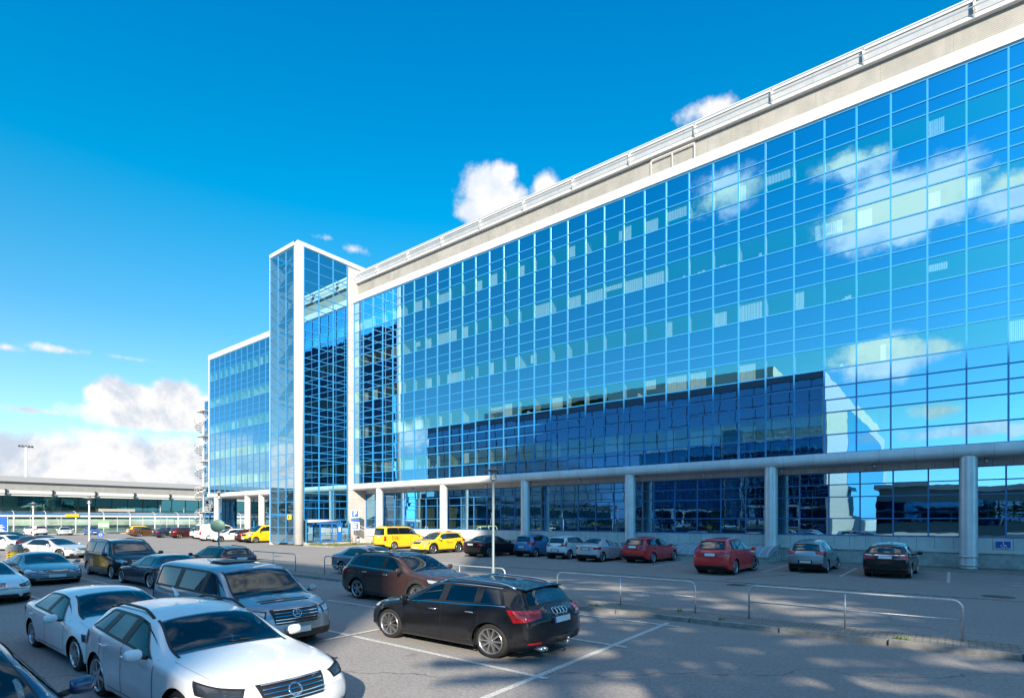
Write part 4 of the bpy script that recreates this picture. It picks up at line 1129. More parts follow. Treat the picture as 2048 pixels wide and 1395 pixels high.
        for wi, (a0, a1, c0, c1) in enumerate(wins):
            b = MB(); patch(b, a0 * sx, a1 * sx, c0 * sx, c1 * sx, jB, jT, sd, .007, ns_, 5, 0)
            b.build('side_window', G_ if wi == 0 else ((CLRT if lod >= 2 else CG2) if rails or kind == 'van' else G_), root)
    # rear window
    b = MB(); g0, g1 = K['glass']; g0 *= sz; g1 *= sz
    wl = wr[-1] * .86; 
    i_r = int(np.interp(K['rr'] * sx, st, np.arange(n))); wt = wrr[i_r] * .90; wl = hw * (.70 if kind not in ('van',) else .76)
    if kind in ('sedan', 'coupe'):
        for sd in ((1, -1) if lod < 2 else ()): patch(b, (K['rr'] + .02) * sx, (K['rr'] + .02) * sx, (K['bk'] - .0) * sx, (K['bk'] - .0) * sx, J[6] + .6, m - 1.0, sd, .0035, 10, 5, 1)
        for sd in (1, -1): patch(b, (K['rr'] + .08) * sx, (K['rr'] + .08) * sx, (K['bk'] - .07) * sx, (K['bk'] - .07) * sx, J[6] + .95, m - 1.0, sd, .007, 10, 5, 0)
    else:
        proj(b, [(-wl, g0 - .03), (wl, g0 - .03), (wt, g1 + .02), (-wt, g1 + .02)], 'rear', .003, 12, 6, 1)
        proj(b, [(-wl * .93, g0 + .02), (wl * .93, g0 + .02), (wt * .90, g1 - .02), (-wt * .90, g1 - .02)], 'rear', .009, 12, 6, 0)
    b.weld(); b.build('rear_window', [G_, TR_], root)
    if kind in ('hatch', 'wagon', 'suv', 'suvlong') and lod:
        b = MB(); zz_s = float(np.interp(K['rr'] * sx, st, zt)) * ZS; xs_ = L / 2 - K['rr'] * sx
        ww = wt * 1.02; nq = 8; P0 = []; sp_flip = True
        for q_ in range(nq + 1):
            yy = -ww + 2 * ww * q_ / nq; cz_ = zz_s - .030 * (abs(yy) / ww) ** 2
            P0.append([(xs_ + .16, yy, cz_ + .012), (xs_ - .085, yy, cz_ - .010), (xs_ - .09, yy, cz_ - .028), (xs_ - .0, yy, cz_ - .05)])
        for q_ in range(nq):
            for e_ in range(3): b.face([P0[q_][e_], P0[q_][e_ + 1], P0[q_ + 1][e_ + 1], P0[q_ + 1][e_]][::-1 if sp_flip else 1], 0, True)
        b.build('roof_spoiler', PM[col], root)
    # lamps
    l0, l1 = K['lamp']; t0, t1 = K['tail']; l0 *= sz; l1 *= sz; t0 *= sz; t1 *= sz
    hlm = HL if lamps == 'clear' else HLD
    for sd in (1, -1):
        zn_ = float(np.interp(.10, st, zt)); hh = (l1 - l0) * (1.15 if kind != 'van' else 1.0)
        b = MB(); proj(b, [(-.24, zn_ - hh + .03), (.27, zn_ - hh * .55), (.34, zn_ + .045), (-.24, zn_ - .035)], (1, sd), .007, 12, 6, 1)
        proj(b, [(-.215, zn_ - hh + .05), (.23, zn_ - hh * .5 + .02), (.27, zn_ + .02), (-.215, zn_ - .055)], (1, sd), .013, 12, 6, 0)
        b.build('headlight', [hlm, TR_, CHR], root)
        b = MB()
        if kind in ('sedan', 'coupe'):
            proj(b, [(-.26, t0 + .02), (.22, t0 + .03), (.26, t1 - .02), (-.24, t1 - .02)], (-1, sd), .010, 10, 5)
        elif kind == 'van' or (extra and 'tall_tail' in extra):
            h1 = t1 + (.22 if kind != 'van' else .1)
            proj(b, [(sd * hw * .80, t0), (sd * hw * .93, t0), (sd * hw * .90, h1), (sd * hw * .78, h1)], 'rear', .012, 4, 8)
            proj(b, [(-L / 2 + .02, t0), (-L / 2 + .14, t0), (-L / 2 + .16, h1), (-L / 2 + .05, h1)], sd, .012, 3, 8)
        else:
            proj(b, [(-.30, t0 + .06), (.20, t0 - .03), (.30, t1 - .03), (-.30, t1 - .05)], (-1, sd), .012, 12, 6)
        b.build('tail_light', TL, root)
    # grille, lower intake, plates
    b = MB(); gw = hw * (.42 if kind != 'van' else .5); ex = extra or ()
    if 'kidney' in ex:
        for sd in (1, -1):
            proj(b, [(sd * .04, l0 - .02), (sd * .27, l0 - .01), (sd * .25, l1 + .0), (sd * .05, l1 + .0)], 'front', .016, 5, 5, 1)
            proj(b, [(sd * .06, l0 + .0), (sd * .245, l0 + .01), (sd * .23, l1 - .015), (sd * .065, l1 - .015)], 'front', .020, 5, 5, 0)
            for k in range(5): proj(b, [(sd * (.085 + k * .033), l0 + .005), (sd * (.093 + k * .033), l0 + .005), (sd * (.092 + k * .031), l1 - .02), (sd * (.084 + k * .031), l1 - .02)], 'front', .024, 1, 3, 1)
    else:
        hi = l1 - .0 if 'big' in ex else l1 - .03; lo = l0 - .10 if 'big' in ex else l0 + .0
        proj(b, [(-gw * .9, lo), (gw * .9, lo), (gw * 1.05, hi), (-gw * 1.05, hi)], 'front', .012, 12, 5, 0)
        if lod:
            nb = 5 if 'big' in ex else 3
            for k in range(nb):
                zc = lo + (hi - lo) * (k + .6) / nb
                proj(b, [(-gw * .92, zc), (gw * .92, zc), (gw * .92, zc + .012), (-gw * .92, zc + .012)], 'front', .022, 12, 1, 1)
    proj(b, [(-hw * .62, .22 * sz), (hw * .62, .22 * sz), (hw * .55, .37 * sz), (-hw * .55, .37 * sz)], 'front', .010, 12, 3, 0)
    for sd in (1, -1): proj(b, [(sd * hw * .66, .27 * sz), (sd * hw * .86, .29 * sz), (sd * hw * .88, .38 * sz), (sd * hw * .68, .36 * sz)], 'front', .012, 4, 3, 0)
    b.build('grille', [TR_, CHR], root)
    b = MB(); proj(b, [(-.26, .40 * sz), (.26, .40 * sz), (.26, .40 * sz + .13), (-.26, .40 * sz + .13)], 'front', .022, 6, 1, 0)
    b.build('front_plate', [PLATE], root)
    pz = (hatch_plate if hatch_plate is not None else K['plate'][0]) * sz
    b = MB(); proj(b, [(-.30, pz - .025), (.30, pz - .025), (.30, pz + .135), (-.30, pz + .135)], 'rear', .010, 5, 2, 2)
    proj(b, [(-.25, pz), (.26, pz), (.26, pz + .11), (-.25, pz + .11)], 'rear', .022, 5, 1, 0)
    proj(b, [(.215, pz + .0), (.26, pz + .0), (.26, pz + .11), (.215, pz + .11)], 'rear', .025, 1, 1, 1)
    b.build('rear_plate', [PLATE, PBL, TR_], root)
    # rear bumper detail
    b = MB(); proj(b, [(-hw * .75, .26 * sz), (hw * .75, .26 * sz), (hw * .70, .36 * sz), (-hw * .70, .36 * sz)], 'rear', .008, 10, 2, 0)
    for sd in (1, -1): proj(b, [(sd * hw * .62, .40 * sz), (sd * hw * .88, .40 * sz), (sd * hw * .88, .445 * sz), (sd * hw * .62, .445 * sz)], 'rear', .012, 4, 1, 1)
    b.build('rear_bumper', [TR_ if not clad else CLAD, TL], root)
    # door seams, sills, handles
    if lod:
        b = MB()
        cuts = [wins[0][0] - .16, wins[0][2] + .04] + ([wins[1][2] + .10] if len(wins) > 1 and kind != 'coupe' else [])
        for sd in (1, -1):
            for c in cuts:
                xx = L / 2 - c * sx
                proj(b, [(xx - .007, .30), (xx + .007, .30), (xx + .007, zs.max() - .05), (xx - .007, zs.max() - .05)], sd, .0025, 1, 10, 0)
            xa, xb = L / 2 - cuts[0] * sx, L / 2 - cuts[-1] * sx
            proj(b, [(xb, .295), (xa, .295), (xa, .305), (xb, .305)], sd, .0025, 12, 1, 0)
        # bonnet shut line and tailgate lines
        for sd in (1, -1):
            patch(b, .20, .20, (K['cowl'] - .08) * sx, (K['cowl'] - .08) * sx, J[6] - .4, J[6] - .28, sd, .0025, 12, 1, 0)
        if kind not in ('sedan', 'coupe'):
            proj(b, [(-hw * .8, .50 * sz), (hw * .8, .50 * sz), (hw * .8, .508 * sz), (-hw * .8, .508 * sz)], 'rear', .003, 10, 1, 0)
        b.build('shut_line', TR_, body)
        for sd in (1, -1):
            for c in [wins[0][2] - .16] + ([wins[1][2] - .10] if len(wins) > 1 and kind != 'coupe' else []):
                xx = L / 2 - c * sx; zz_ = float(np.interp(c * sx, st, zs)) - .13
                h = bvh.ray_cast(Vector((xx, 3 * sd, zz_ * ZS)), Vector((0, -sd, 0)))
                if h[0]:
                    b = MB(); p = h[0]; yo = sd * .035
                    b.tube([(xx - .10, p.y, p.z), (xx - .085, p.y + yo, p.z + .004), (xx + .085, p.y + yo, p.z + .004), (xx + .10, p.y, p.z)], .014, 6)
                    b.build('door_handle', CHR if trim else PM[col], root)
    # wing mirrors
    for sd in (1, -1):
        sm_ = (wins[0][0] + .10) * sx; p = S(sm_, J[5] + .6); p.y *= sd
        b = MB(); c = p + Vector((.02, sd * .17, .05))
        prof = [(.0, -.09), (.05, -.088), (.072, -.06), (.078, 0), (.074, .06), (.05, .09), (0, .092)]
        k = len(b.v); nn2 = 12
        for (rr2, h) in prof:
            for j in range(nn2):
                a = 2 * PI * j / nn2
                b.v.append((c.x + (rr2 * .75 * math.cos(a) if math.cos(a) > 0 else rr2 * .35 * math.cos(a)), c.y + h * 1.05, c.z + rr2 * .95 * math.sin(a)))
        for i in range(len(prof) - 1):
            for j in range(nn2):
                j2 = (j + 1) % nn2; fq = (k + i * nn2 + j, k + i * nn2 + j2, k + (i + 1) * nn2 + j2, k + (i + 1) * nn2 + j); b.f.append(fq[::-1]); b.m.append(0); b.sm.append(True)
        b.tube([p + Vector((0, -sd * .03, -.01)), c - Vector((0, sd * .06, .03))], [.03, .022], 8, 1)
        b.build('door_mirror', [PM[col], TR_], root)
    # wheels
    for wi, (cx, cz) in enumerate(wc):
        for sd in (1, -1):
            w = bpy.data.objects.new('wheel', tyre_mesh(r)); COL.objects.link(w); w.parent = root
            w.location = (cx, -sd * (hw - .035), r * ZS); w.scale = (1, 1, ZS)
            w.rotation_euler = (0, 0, (0 if sd > 0 else PI) + (steer if wi == 0 else 0))
            g = bpy.data.objects.new('rim', rim_mesh(style, r)); COL.objects.link(g); g.parent = w; g.rotation_euler = (0, random.random(), 0)
    # wheel housings and floor
    b = MB()
    for (cx, cz) in wc:
        for sd in (1, -1):
            ya, yb = sd * (hw - .05), sd * (hw - .36); pr = None
            for k in range(13):
                a = R(-20 + 220 * k / 12); p = (cx + (ra + .0) * math.cos(a), (cz + ra * math.sin(a)) * ZS)
                if pr: b.face([(pr[0], ya, pr[1]), (p[0], ya, p[1]), (p[0], yb, p[1]), (pr[0], yb, pr[1])])
                pr = p
            b.face([(cx + ra * math.cos(2 * PI * k / 20), yb, (cz + ra * math.sin(2 * PI * k / 20)) * ZS) for k in range(20)])
    b.box(-L / 2 + .35, L / 2 - .35, -hw * .84, hw * .84, .155, .24)
    b.build('underbody', RIMD, root)
    if rails is not None:
        for sd in (1, -1):
            pts = []
            for k in range(11):
                f = k / 10; sv = ((K['rf'] + .12) * (1 - f) + (K['rr'] - .10) * f) * sx
                p = S(sv, J[6] + .55); lift = .045 * min(1, 6 * f, 6 * (1 - f)); pts.append((p.x, p.y * sd, p.z + lift))
            b = MB(); b.tube(pts, .020, 8); b.build('roof_rail', rails, root)
    ctx = dict(root=root, S=S, proj=proj, patch=patch, bvh=bvh, L=L, W=W, H=H, K=K, sx=sx, sz=sz, st=st, J=J, m=m, hw=hw, body=body)
    return ctx

def rbox(b, x0, x1, y0, y1, z0, z1, m=0, c=.035):
    """box with chamfered upright edges and top"""
    o = [(x0 + c, y0), (x1 - c, y0), (x1, y0 + c), (x1, y1 - c), (x1 - c, y1), (x0 + c, y1), (x0, y1 - c), (x0, y0 + c)]
    cx, cy = (x0 + x1) / 2, (y0 + y1) / 2; k = len(b.v); rings = [(z0, 1), (z1 - c, 1), (z1 - c * .3, .93), (z1, .80)]
    for z, f in rings:
        for (x, y) in o: b.v.append((cx + (x - cx) * f, cy + (y - cy) * f, z))
    for r in range(3):
        for j in range(8):
            b.f.append((k + r * 8 + j, k + r * 8 + (j + 1) % 8, k + r * 8 + 8 + (j + 1) % 8, k + r * 8 + 8 + j)); b.m.append(m); b.sm.append(True)
    b.f.append(tuple(k + 24 + j for j in range(8))); b.m.append(m); b.sm.append(False)
def cabin(root, K, sx, sz, L, hw, kind):
    fx = L / 2 - (K['cowl'] + 1.12) * sx; up = (.10 if kind in ('suv', 'suvlong') else (.28 if kind == 'van' else 0))
    for row, xx in enumerate((fx, fx - .92)):
        for sd in (1, -1):
            b = MB(); y0 = sd * .37 * hw / .9; z0 = (.30 + up) * ZS
            rbox(b, xx - .25, xx + .27, y0 - .25, y0 + .25, z0, z0 + .20 * ZS)
            rbox(b, xx - .42, xx - .24, y0 - .25, y0 + .25, z0 + .1, z0 + .68 * ZS, c=.06)
            rbox(b, xx - .44, xx - .34, y0 - .13, y0 + .13, z0 + .70 * ZS, z0 + .88 * ZS, c=.03)
            b.build('seat', INT, root)
    b = MB(); xd = L / 2 - (K['cowl'] + .12) * sx
    rbox(b, xd - .40, xd - .02, -hw * .80, hw * .80, .45 * ZS, (.86 + up * .95) * ZS * sz if False else (.84 + up) * ZS, c=.06); b.build('dashboard', INT, root)
    b = MB(); c = Vector((xd - .50, .36, (.86 + up) * ZS))
    b.tube([(c.x - .07 * math.sin(a), c.y + .18 * math.cos(a), c.z + .16 * math.sin(a)) for a in np.linspace(0, 2 * PI, 20)], .014, 6)
    b.tube([(c.x, c.y - .17, c.z), (c.x, c.y + .17, c.z)], .016, 6); b.tube([(c.x, c.y, c.z), (c.x + .2, c.y, c.z - .08)], .03, 6); b.build('steering_wheel', TR_, root)
    b = MB(); zt_ = (K['top'][6][1] if kind != 'van' else 1.70) * sz * ZS - .16
    b.box(L / 2 - (K['rf'] + .05) * sx, L / 2 - (K['rf'] + .02) * sx, -.12, .12, zt_ - .04, zt_ + .03); b.build('rear_view_mirror', TR_, root)

def ring_logo(c, items, view, name='emblem', mat=CHR):
    """items: tubes given in (y,z) or (x,z) metres, shot to the surface"""
    b = MB()
    for pts, rad in items:
        P = []
        for (u, w) in pts:
            if view == 'front': o, d = Vector((c['L'], u, w * ZS)), Vector((-1, 0, 0))
            else: o, d = Vector((-c['L'], u, w * ZS)), Vector((1, 0, 0))
            h = c['bvh'].ray_cast(o, d)
            if h[0]: P.append(h[0] - d * .022)
        if len(P) > 1: b.tube(P, rad, 6)
    return b.build(name, mat, c['root'])
def circ(u, w, r, n=20): return [(u + r * math.cos(2 * PI * k / n), w + r * math.sin(2 * PI * k / n)) for k in range(n + 1)]

def lettering(c, text, x, z, size, side, mat, name='lettering', view=None):
    """flat text shot onto the flank of a vehicle"""
    cu = bpy.data.curves.new(name, 'FONT'); cu.body = text; cu.size = size; cu.align_x = 'CENTER'
    o = bpy.data.objects.new(name, cu); COL.objects.link(o)
    dg = bpy.context.evaluated_depsgraph_get(); me = bpy.data.meshes.new_from_object(o.evaluated_get(dg))
    bpy.data.objects.remove(o)
    for v in me.vertices:
        u = v.co.x; w = v.co.y
        if view == 'plane': break
        xx = x + u if side < 0 else x - u
        h = c['bvh'].ray_cast(Vector((xx, 3 * side, (z + w) * ZS)), Vector((0, -side, 0)))
        yy = h[0].y if h[0] else side * c['hw']
        v.co = Vector((xx, yy + side * .008, (z + w) * ZS))
    me.materials.append(mat)
    o = bpy.data.objects.new(name, me); COL.objects.link(o); o.parent = c['root']
    return o
# ------------------------------------------------------------------ the parked vehicles
H90 = PI / 2
G1, G2, G3, G4 = 'vehicles parked in the near lot', 'vehicles parked along the office', 'vehicles parked by the far wing', 'vehicles parked near the terminal'
c = car('suv_car', 'suvlong', -8.13, 3.45, 0, 'white', 4.60, 1.84, 1.60, 2.77, .92, 'large white SUV with black roof rails, nearest in the foreground', G1, .36, 'six', lod=2, rails=TR_, extra=('big',), lamps='dark', clad=False)
ring_logo(c, [(circ(0, .70, .075), .012), ([(-.30, .60), (.30, .80)], .010)], 'front')
b = MB(); b.tube([(-1.0, 0, 1.66 * ZS), (-1.18, 0, 1.78 * ZS)], [.03, .008], 6); b.build('antenna', PM['white'], c['root'])
c = car('saloon_car', 'sedan', -7.15, .62, 0, 'deepblue', 4.4, 1.78, 1.42, 2.65, .88, 'dark blue car cut by the bottom left corner of the photo', G1, .32, 'five', lod=2, zsc=1.17)
c = car('hatchback_car', 'hatch', -13.9, .85, PI, 'red', 4.2, 1.74, 1.48, 2.55, .82, 'red car whose tail shows at the left edge behind the dark blue one', G1, .31, 'five')
c = car('saloon_car', 'sedan', -12.87, 3.64, 0, 'white', 4.70, 1.83, 1.43, 2.81, .87, 'white saloon directly behind the large white SUV', G1, .33, 'seven', lod=2, extra=('big',), lamps='dark')
c = car('saloon_car', 'sedan', -24.2, 3.4, 0, 'white', 4.90, 1.86, 1.46, 2.97, .85, 'white saloon with twin kidney grille at the left edge', G1, .33, 'five', extra=('kidney',), lamps='dark')
c = car('saloon_car', 'sedan', -29.2, 5.95, 0, 'bluegrey', 4.82, 1.83, 1.43, 2.79, .95, 'silver-grey saloon facing the camera left of the black people carrier', G1, .32, 'seven')
c = car('van', 'van', -29.4, 8.9, 0, 'black', 4.99, 1.90, 1.88, 3.2, .95, 'black people carrier van with roof bars', G1, .34, 'seven', 'van', rails=TR_, zsc=1.05)
c = car('saloon_car', 'sedan', -24.1, 8.6, PI, 'navy', 4.90, 1.86, 1.46, 2.92, .85, 'dark blue-black saloon parked nose to nose with the black people carrier', G1, .34, 'five')
c = car('van', 'van', -12.35, 5.9, 0, 'vanblue', 4.85, 1.90, 1.90, 3.0, .95, 'silver-blue van with a round star emblem, behind the white SUV', G1, .33, 'cap', 'van', extra=('big',), bumper=True, glass=CG, lod=2)
ring_logo(c, [(circ(0, .84, .085), .010)] + [([(0, .84), (.083 * math.cos(R(90 + 120 * k)), .84 + .083 * math.sin(R(90 + 120 * k)))], .008) for k in range(3)], 'front')
b = MB(); b.box(-.55, .15, -.36, .36, 1.885 * ZS, 1.915 * ZS); b.build('roof_hatch', TR_, c['root'])
b = MB(); c['patch'](b, .42, .42, .50, .50, c['m'] - 4.2, c['m'] - 1.01, 1, .006, 2, 4); c['patch'](b, .56, .56, .62, .62, c['m'] - 4.2, c['m'] - 1.01, 1, .006, 2, 4)
c['patch'](b, .42, .42, .50, .50, c['m'] - 4.2, c['m'] - 1.01, -1, .006, 2, 4); c['patch'](b, .56, .56, .62, .62, c['m'] - 4.2, c['m'] - 1.01, -1, .006, 2, 4); b.build('bonnet_vent', TR_, c['root'])
c = car('suv_car', 'suv', -13.46, 11.73, 0, 'brown', 4.78, 1.89, 1.69, 2.78, .95, 'brown SUV with chrome window trim behind the black SUV', G1, .36, 'vee', clad=True, rails=TR_, trim=True, roof=PM['black'], lod=2, zsc=1.08)
c = car('suv_car', 'suv', -7.93, 8.58, PI, 'black', 4.63, 1.90, 1.65, 2.81, .88, 'glossy black SUV with silver roof rails in the centre foreground', G1, .37, 'ten', rails=CHR, trim=True, lod=2, hatch_plate=.80)
ring_logo(c, [(circ((k - 1.5) * .105, 1.02, .064), .009) for k in range(4)], 'rear')
b = MB(); b.tube([(-2.3, 0, .27), (-2.42, 0, .27), (-2.45, 0, .33)], .022, 8); b.lathe([(.001, .03), (.028, .02), (.03, 0), (.02, -.02)], (-2.45, 0, .36), 12); b.build('tow_bar', M['steel'], c['root'])
b = MB()
for yy in (.52, .62): b.tube([(-2.15, yy, .24), (-2.34, yy, .235)], .035, 10)
b.build('exhaust_pipe', M['steel'], c['root'])
car('saloon_car', 'sedan', -20.6, 16.05, 0, 'bluegrey', 4.75, 1.80, 1.44, 2.72, .95, 'blue-grey saloon beyond the island, behind the brown SUV', G1, .33, 'five', zsc=1.10)
car('estate_car', 'wagon', -28.6, 12.7, PI, 'navy', 4.75, 1.80, 1.50, 2.75, .95, 'dark estate car with roof rails showing above the silver-blue van', G1, .32, 'five', rails=TR_)
car('saloon_car', 'sedan', -46.3, 10.2, R(25), 'silver', 4.8, 1.85, 1.42, 2.71, .95, 'long silver four-door coupe in sunlight at the left', G4, .34, 'seven', zsc=1.12)
car('coupe_car', 'coupe', -60.0, 10.4, R(22), 'white', 4.7, 1.83, 1.40, 2.7, .95, 'white coupe at the left edge behind the yellow ticket machine', G4, .33, 'five', lod=0, zsc=1.12)
car('hatchback_car', 'hatch', -54.0, 11.1, R(15), 'darkred', 4.3, 1.78, 1.45, 2.6, .85, 'dark car with red tail lights between the silver and white coupes', G4, .32, 'five', lod=0, zsc=1.12)
car('estate_car', 'wagon', -72.0, 12.4, R(30), 'navy', 4.8, 1.83, 1.48, 2.75, .95, 'dark car roof at the far left edge under the parking sign', G4, .32, 'five', lod=0, zsc=1.12)
# far cars under the covered walkway
car('suv_car', 'suv', -114.5, 22.6, R(190), 'cream', 4.7, 1.9, 1.75, 2.8, .95, 'pale SUV seen from behind beside the covered walkway', G4, .35, 'five', lod=0, zsc=1.12)
car('saloon_car', 'sedan', -113.0, 26.0, R(-8), 'white', 4.7, 1.85, 1.45, 2.8, .95, 'white saloon facing out under the covered walkway', G4, .33, 'five', lod=0, zsc=1.12)
car('hatchback_car', 'hatch', -112.0, 29.4, R(-4), 'brightblue', 4.1, 1.75, 1.48, 2.5, .85, 'bright blue hatchback beside the white saloon at the walkway', G4, .31, 'five', lod=0, zsc=1.12)
def far(px, Y, z=0): 
    u = (px - 1024) / F_PX; return Y * (.7845 * u - .6201) / (.7845 + .6201 * u)
car('estate_car', 'wagon', -100.0, 33.0, H90, 'yellow', 4.6, 1.8, 1.6, 2.7, .95, 'yellow estate partly behind the bronze saloon', G3, .33, 'five', lod=0, zsc=1.22)
car('saloon_car', 'sedan', -95.3, 31.9, H90, 'bronze', 4.75, 1.83, 1.45, 2.75, .95, 'bronze-brown saloon next to the yellow estate', G3, .33, 'seven', lod=0, zsc=1.22)
car('saloon_car', 'sedan', -86.6, 32.0, H90, 'navy', 4.7, 1.83, 1.45, 2.75, .95, 'near-black saloon left of the white panel van', G3, .33, 'seven', lod=0, zsc=1.22)
car('hatchback_car', 'hatch', -82.3, 32.4, H90, 'darkred', 4.3, 1.78, 1.5, 2.6, .85, 'dark hatchback with bright red lamps beside the near-black saloon', G3, .32, 'five', lod=0, zsc=1.22)
car('hatchback_car', 'hatch', -77.6, 33.0, H90, 'cream', 4.1, 1.75, 1.5, 2.5, .85, 'small pale hatchback peeping out left of the white panel van', G3, .31, 'five', lod=0, zsc=1.22)
c = car('van', 'van', -69.3, 30.9, H90, 'white', 5.3, 1.95, 1.98, 3.3, .95, 'white panel van near the columns of the wing', G3, .34, 'cap', 'van', lod=0, sideq=False, zsc=1.22)
car('estate_car', 'wagon', -65.4, 30.3, -H90, 'white', 4.7, 1.83, 1.5, 2.8, .92, 'white estate nosing out beside the white panel van', G3, .33, 'five', lod=0, rails=CHR, zsc=1.22)
car('hatchback_car', 'hatch', -62.2, 31.6, H90, 'darkred', 4.2, 1.75, 1.48, 2.55, .82, 'very dark hatchback squeezed beside the yellow transporter', G3, .32, 'five', lod=0, zsc=1.22)
c = car('van', 'van', -59.5, 31.4, -H90, 'yellow', 4.9, 1.88, 1.94, 2.95, .92, 'yellow transporter van beside the stair tower', G3, .33, 'cap', 'van', lod=0, bumper=True, zsc=1.22)
# row along the office
c = car('van', 'van', -37.6, 32.0, H90, 'yellow', 4.75, 1.75, 1.95, 2.9, .90, 'yellow service van lettered SV6', G2, .32, 'cap', 'van', lod=1, zsc=1.22)
lettering(c, 'SV6', -1.35, .80, .46, -1, TR_)
b = MB()
for yy in (-.5, 0, .5): b.box(-1.9, -1.82, yy - .04, yy + .04, 1.90 * ZS, 1.96 * ZS)
for xx in (-1.6, -.6, .4): b.box(xx - .02, xx + .02, -.7, .7, 1.93 * ZS, 1.97 * ZS)
b.build('roof_bars', TR_, c['root'])
c = car('suv_car', 'suv', -30.7, 29.8, -H90, 'yellow', 4.55, 1.84, 1.60, 2.64, .92, 'yellow crossover lettered V2 with lamp bar on its roof', G2, .35, 'ten', clad=True, lod=1, lamps='clear', zsc=1.22)
lettering(c, 'V2', -1.62, .86, .40, 1, TR_); lettering(c, 'FINAVIA', -.35, .72, .17, 1, TR_)
b = MB()
for yy in (-.5, .5): b.tube([(-.9, yy, 1.62 * ZS), (.7, yy, 1.66 * ZS)], .02, 6)
for xx in (-.7, -.2, .35): b.tube([(xx, -.62, 1.68 * ZS), (xx, .62, 1.68 * ZS)], .018, 6); b.box(xx - .09, xx + .09, -.4, .4, 1.68 * ZS, 1.75 * ZS)
b.tube([(.8 + .14 * math.cos(a), -.45, 1.8 * ZS + .14 * math.sin(a)) for a in np.linspace(0, 2 * PI, 14)], .012, 5)
b.build('roof_rack', M['white'], c['root'])
car('saloon_car', 'sedan', -25.2, 29.7, H90, 'black', 4.6, 1.80, 1.43, 2.8, .80, 'black saloon between the yellow crossover and the blue hatchback', G2, .33, 'seven', zsc=1.22)
car('hatchback_car', 'hatch', -22.7, 31.6, H90, 'blue', 3.82, 1.67, 1.50, 2.45, .78, 'small blue hatchback with its tail to the camera', G2, .29, 'cap', hatch_plate=.62, zsc=1.22)
c = car('hatchback_car', 'hatch', -19.8, 31.2, H90, 'white', 3.6, 1.65, 1.49, 2.42, .65, 'small white hatchback between the blue hatchback and the silver coupe', G2, .30, 'ten', extra=('tall_tail',), hatch_plate=.50, zsc=1.22)
car('coupe_car', 'coupe', -17.0, 30.4, H90, 'silver', 3.90, 1.67, 1.37, 2.45, .80, 'small silver coupe-cabriolet left of the red estate', G2, .30, 'five', hatch_plate=.72, zsc=1.22)
car('estate_car', 'wagon', -14.3, 31.6, R(86), 'red', 4.5, 1.72, 1.50, 2.62, .88, 'bright red estate car in the row along the office', G2, .31, 'five', extra=('tall_tail',), hatch_plate=.85, zsc=1.22)
c = car('suv_car', 'suv', -8.55, 27.5, R(88), 'red', 4.46, 1.77, 1.66, 2.62, .90, 'red off-roader with silver roof rails parked before the glazed skylight', G2, .35, 'five', rails=M['white'], extra=('tall_tail',), lod=1, steer=-.45, hatch_plate=.86, zsc=1.22)
car('hatchback_car', 'hatch', -5.45, 31.15, R(90), 'greyblue', 4.28, 1.70, 1.53, 2.60, .82, 'grey-blue hatchback right of the glazed skylight', G2, .31, 'five', hatch_plate=.46, steer=-.4, zsc=1.22)
c = car('estate_car', 'wagon', -2.2, 30.7, R(88), 'black', 4.65, 1.76, 1.50, 2.68, .95, 'black estate car with silver tailgate bar at the right end of the row', G2, .32, 'seven', extra=('tall_tail',), hatch_plate=.82, zsc=1.22)
b = MB(); c['proj'](b, [(-.72, .955), (.72, .955), (.72, .985), (-.72, .985)], 'rear', .02, 10, 1); b.build('tailgate_bar', CHR, c['root'])

# ------------------------------------------------------------------ skylight box in front of the office
sk = empty('skylight', (-10.9, 35.3, 0), 0, 'low ribbed glass skylight on a concrete box behind the red off-roader', 'skylight')
b = MB(); b.box(-2.9, 2.8, -1.9, 1.0, 0, .34); b.build('concrete_box', M['concrete'], sk)
b = MB(); g = MB(); pr = [(-1.95, .36), (-1.9, .50), (-1.3, .72), (-.5, .88), (.3, .96), (.75, .98)]
for (p, q) in zip(pr[:-1], pr[1:]): g.face([(-2.9, p[0], p[1]), (2.75, p[0], p[1]), (2.75, q[0], q[1]), (-2.9, q[0], q[1])], 0, True)
g.face([(2.75, y_, z_) for y_, z_ in pr] + [(2.75, .75, .34)])
k = -2.9
while k < 2.8:
    for (p, q) in zip(pr[:-1], pr[1:]): b.bar((k, p[0], p[1] + .01), (k, q[0], q[1] + .01), .045, .03)
    k += .40
b.build('glazing_bar', M['white'], sk, kind='stuff'); g.build('skylight_glass', glass_mat('skylight_glass', (.7, .85, .95), dark=(.34, .37, .39), mirror=.22), sk)
b = MB(); b.bar((-2.9, -1.92, .40), (2.78, -1.92, .40), .1, .1); b.bar((2.76, -1.95, .42), (2.76, .75, .98), .08, .08); b.build('edge_frame', M['galv'], sk)

# ------------------------------------------------------------------ signs
def text_mesh(name, body, size, mat, loc, rot, parent, ax='CENTER', ext=.004):
    cu = bpy.data.curves.new(name, 'FONT'); cu.body = body; cu.size = size; cu.align_x = ax; cu.align_y = 'CENTER'; cu.extrude = ext
    o = bpy.data.objects.new(name, cu); COL.objects.link(o)
    dg = bpy.context.evaluated_depsgraph_get(); me = bpy.data.meshes.new_from_object(o.evaluated_get(dg)); bpy.data.objects.remove(o)
    me.materials.append(mat); o = bpy.data.objects.new(name, me); COL.objects.link(o)
    o.location = loc; o.rotation_euler = rot; o.parent = parent
    return o
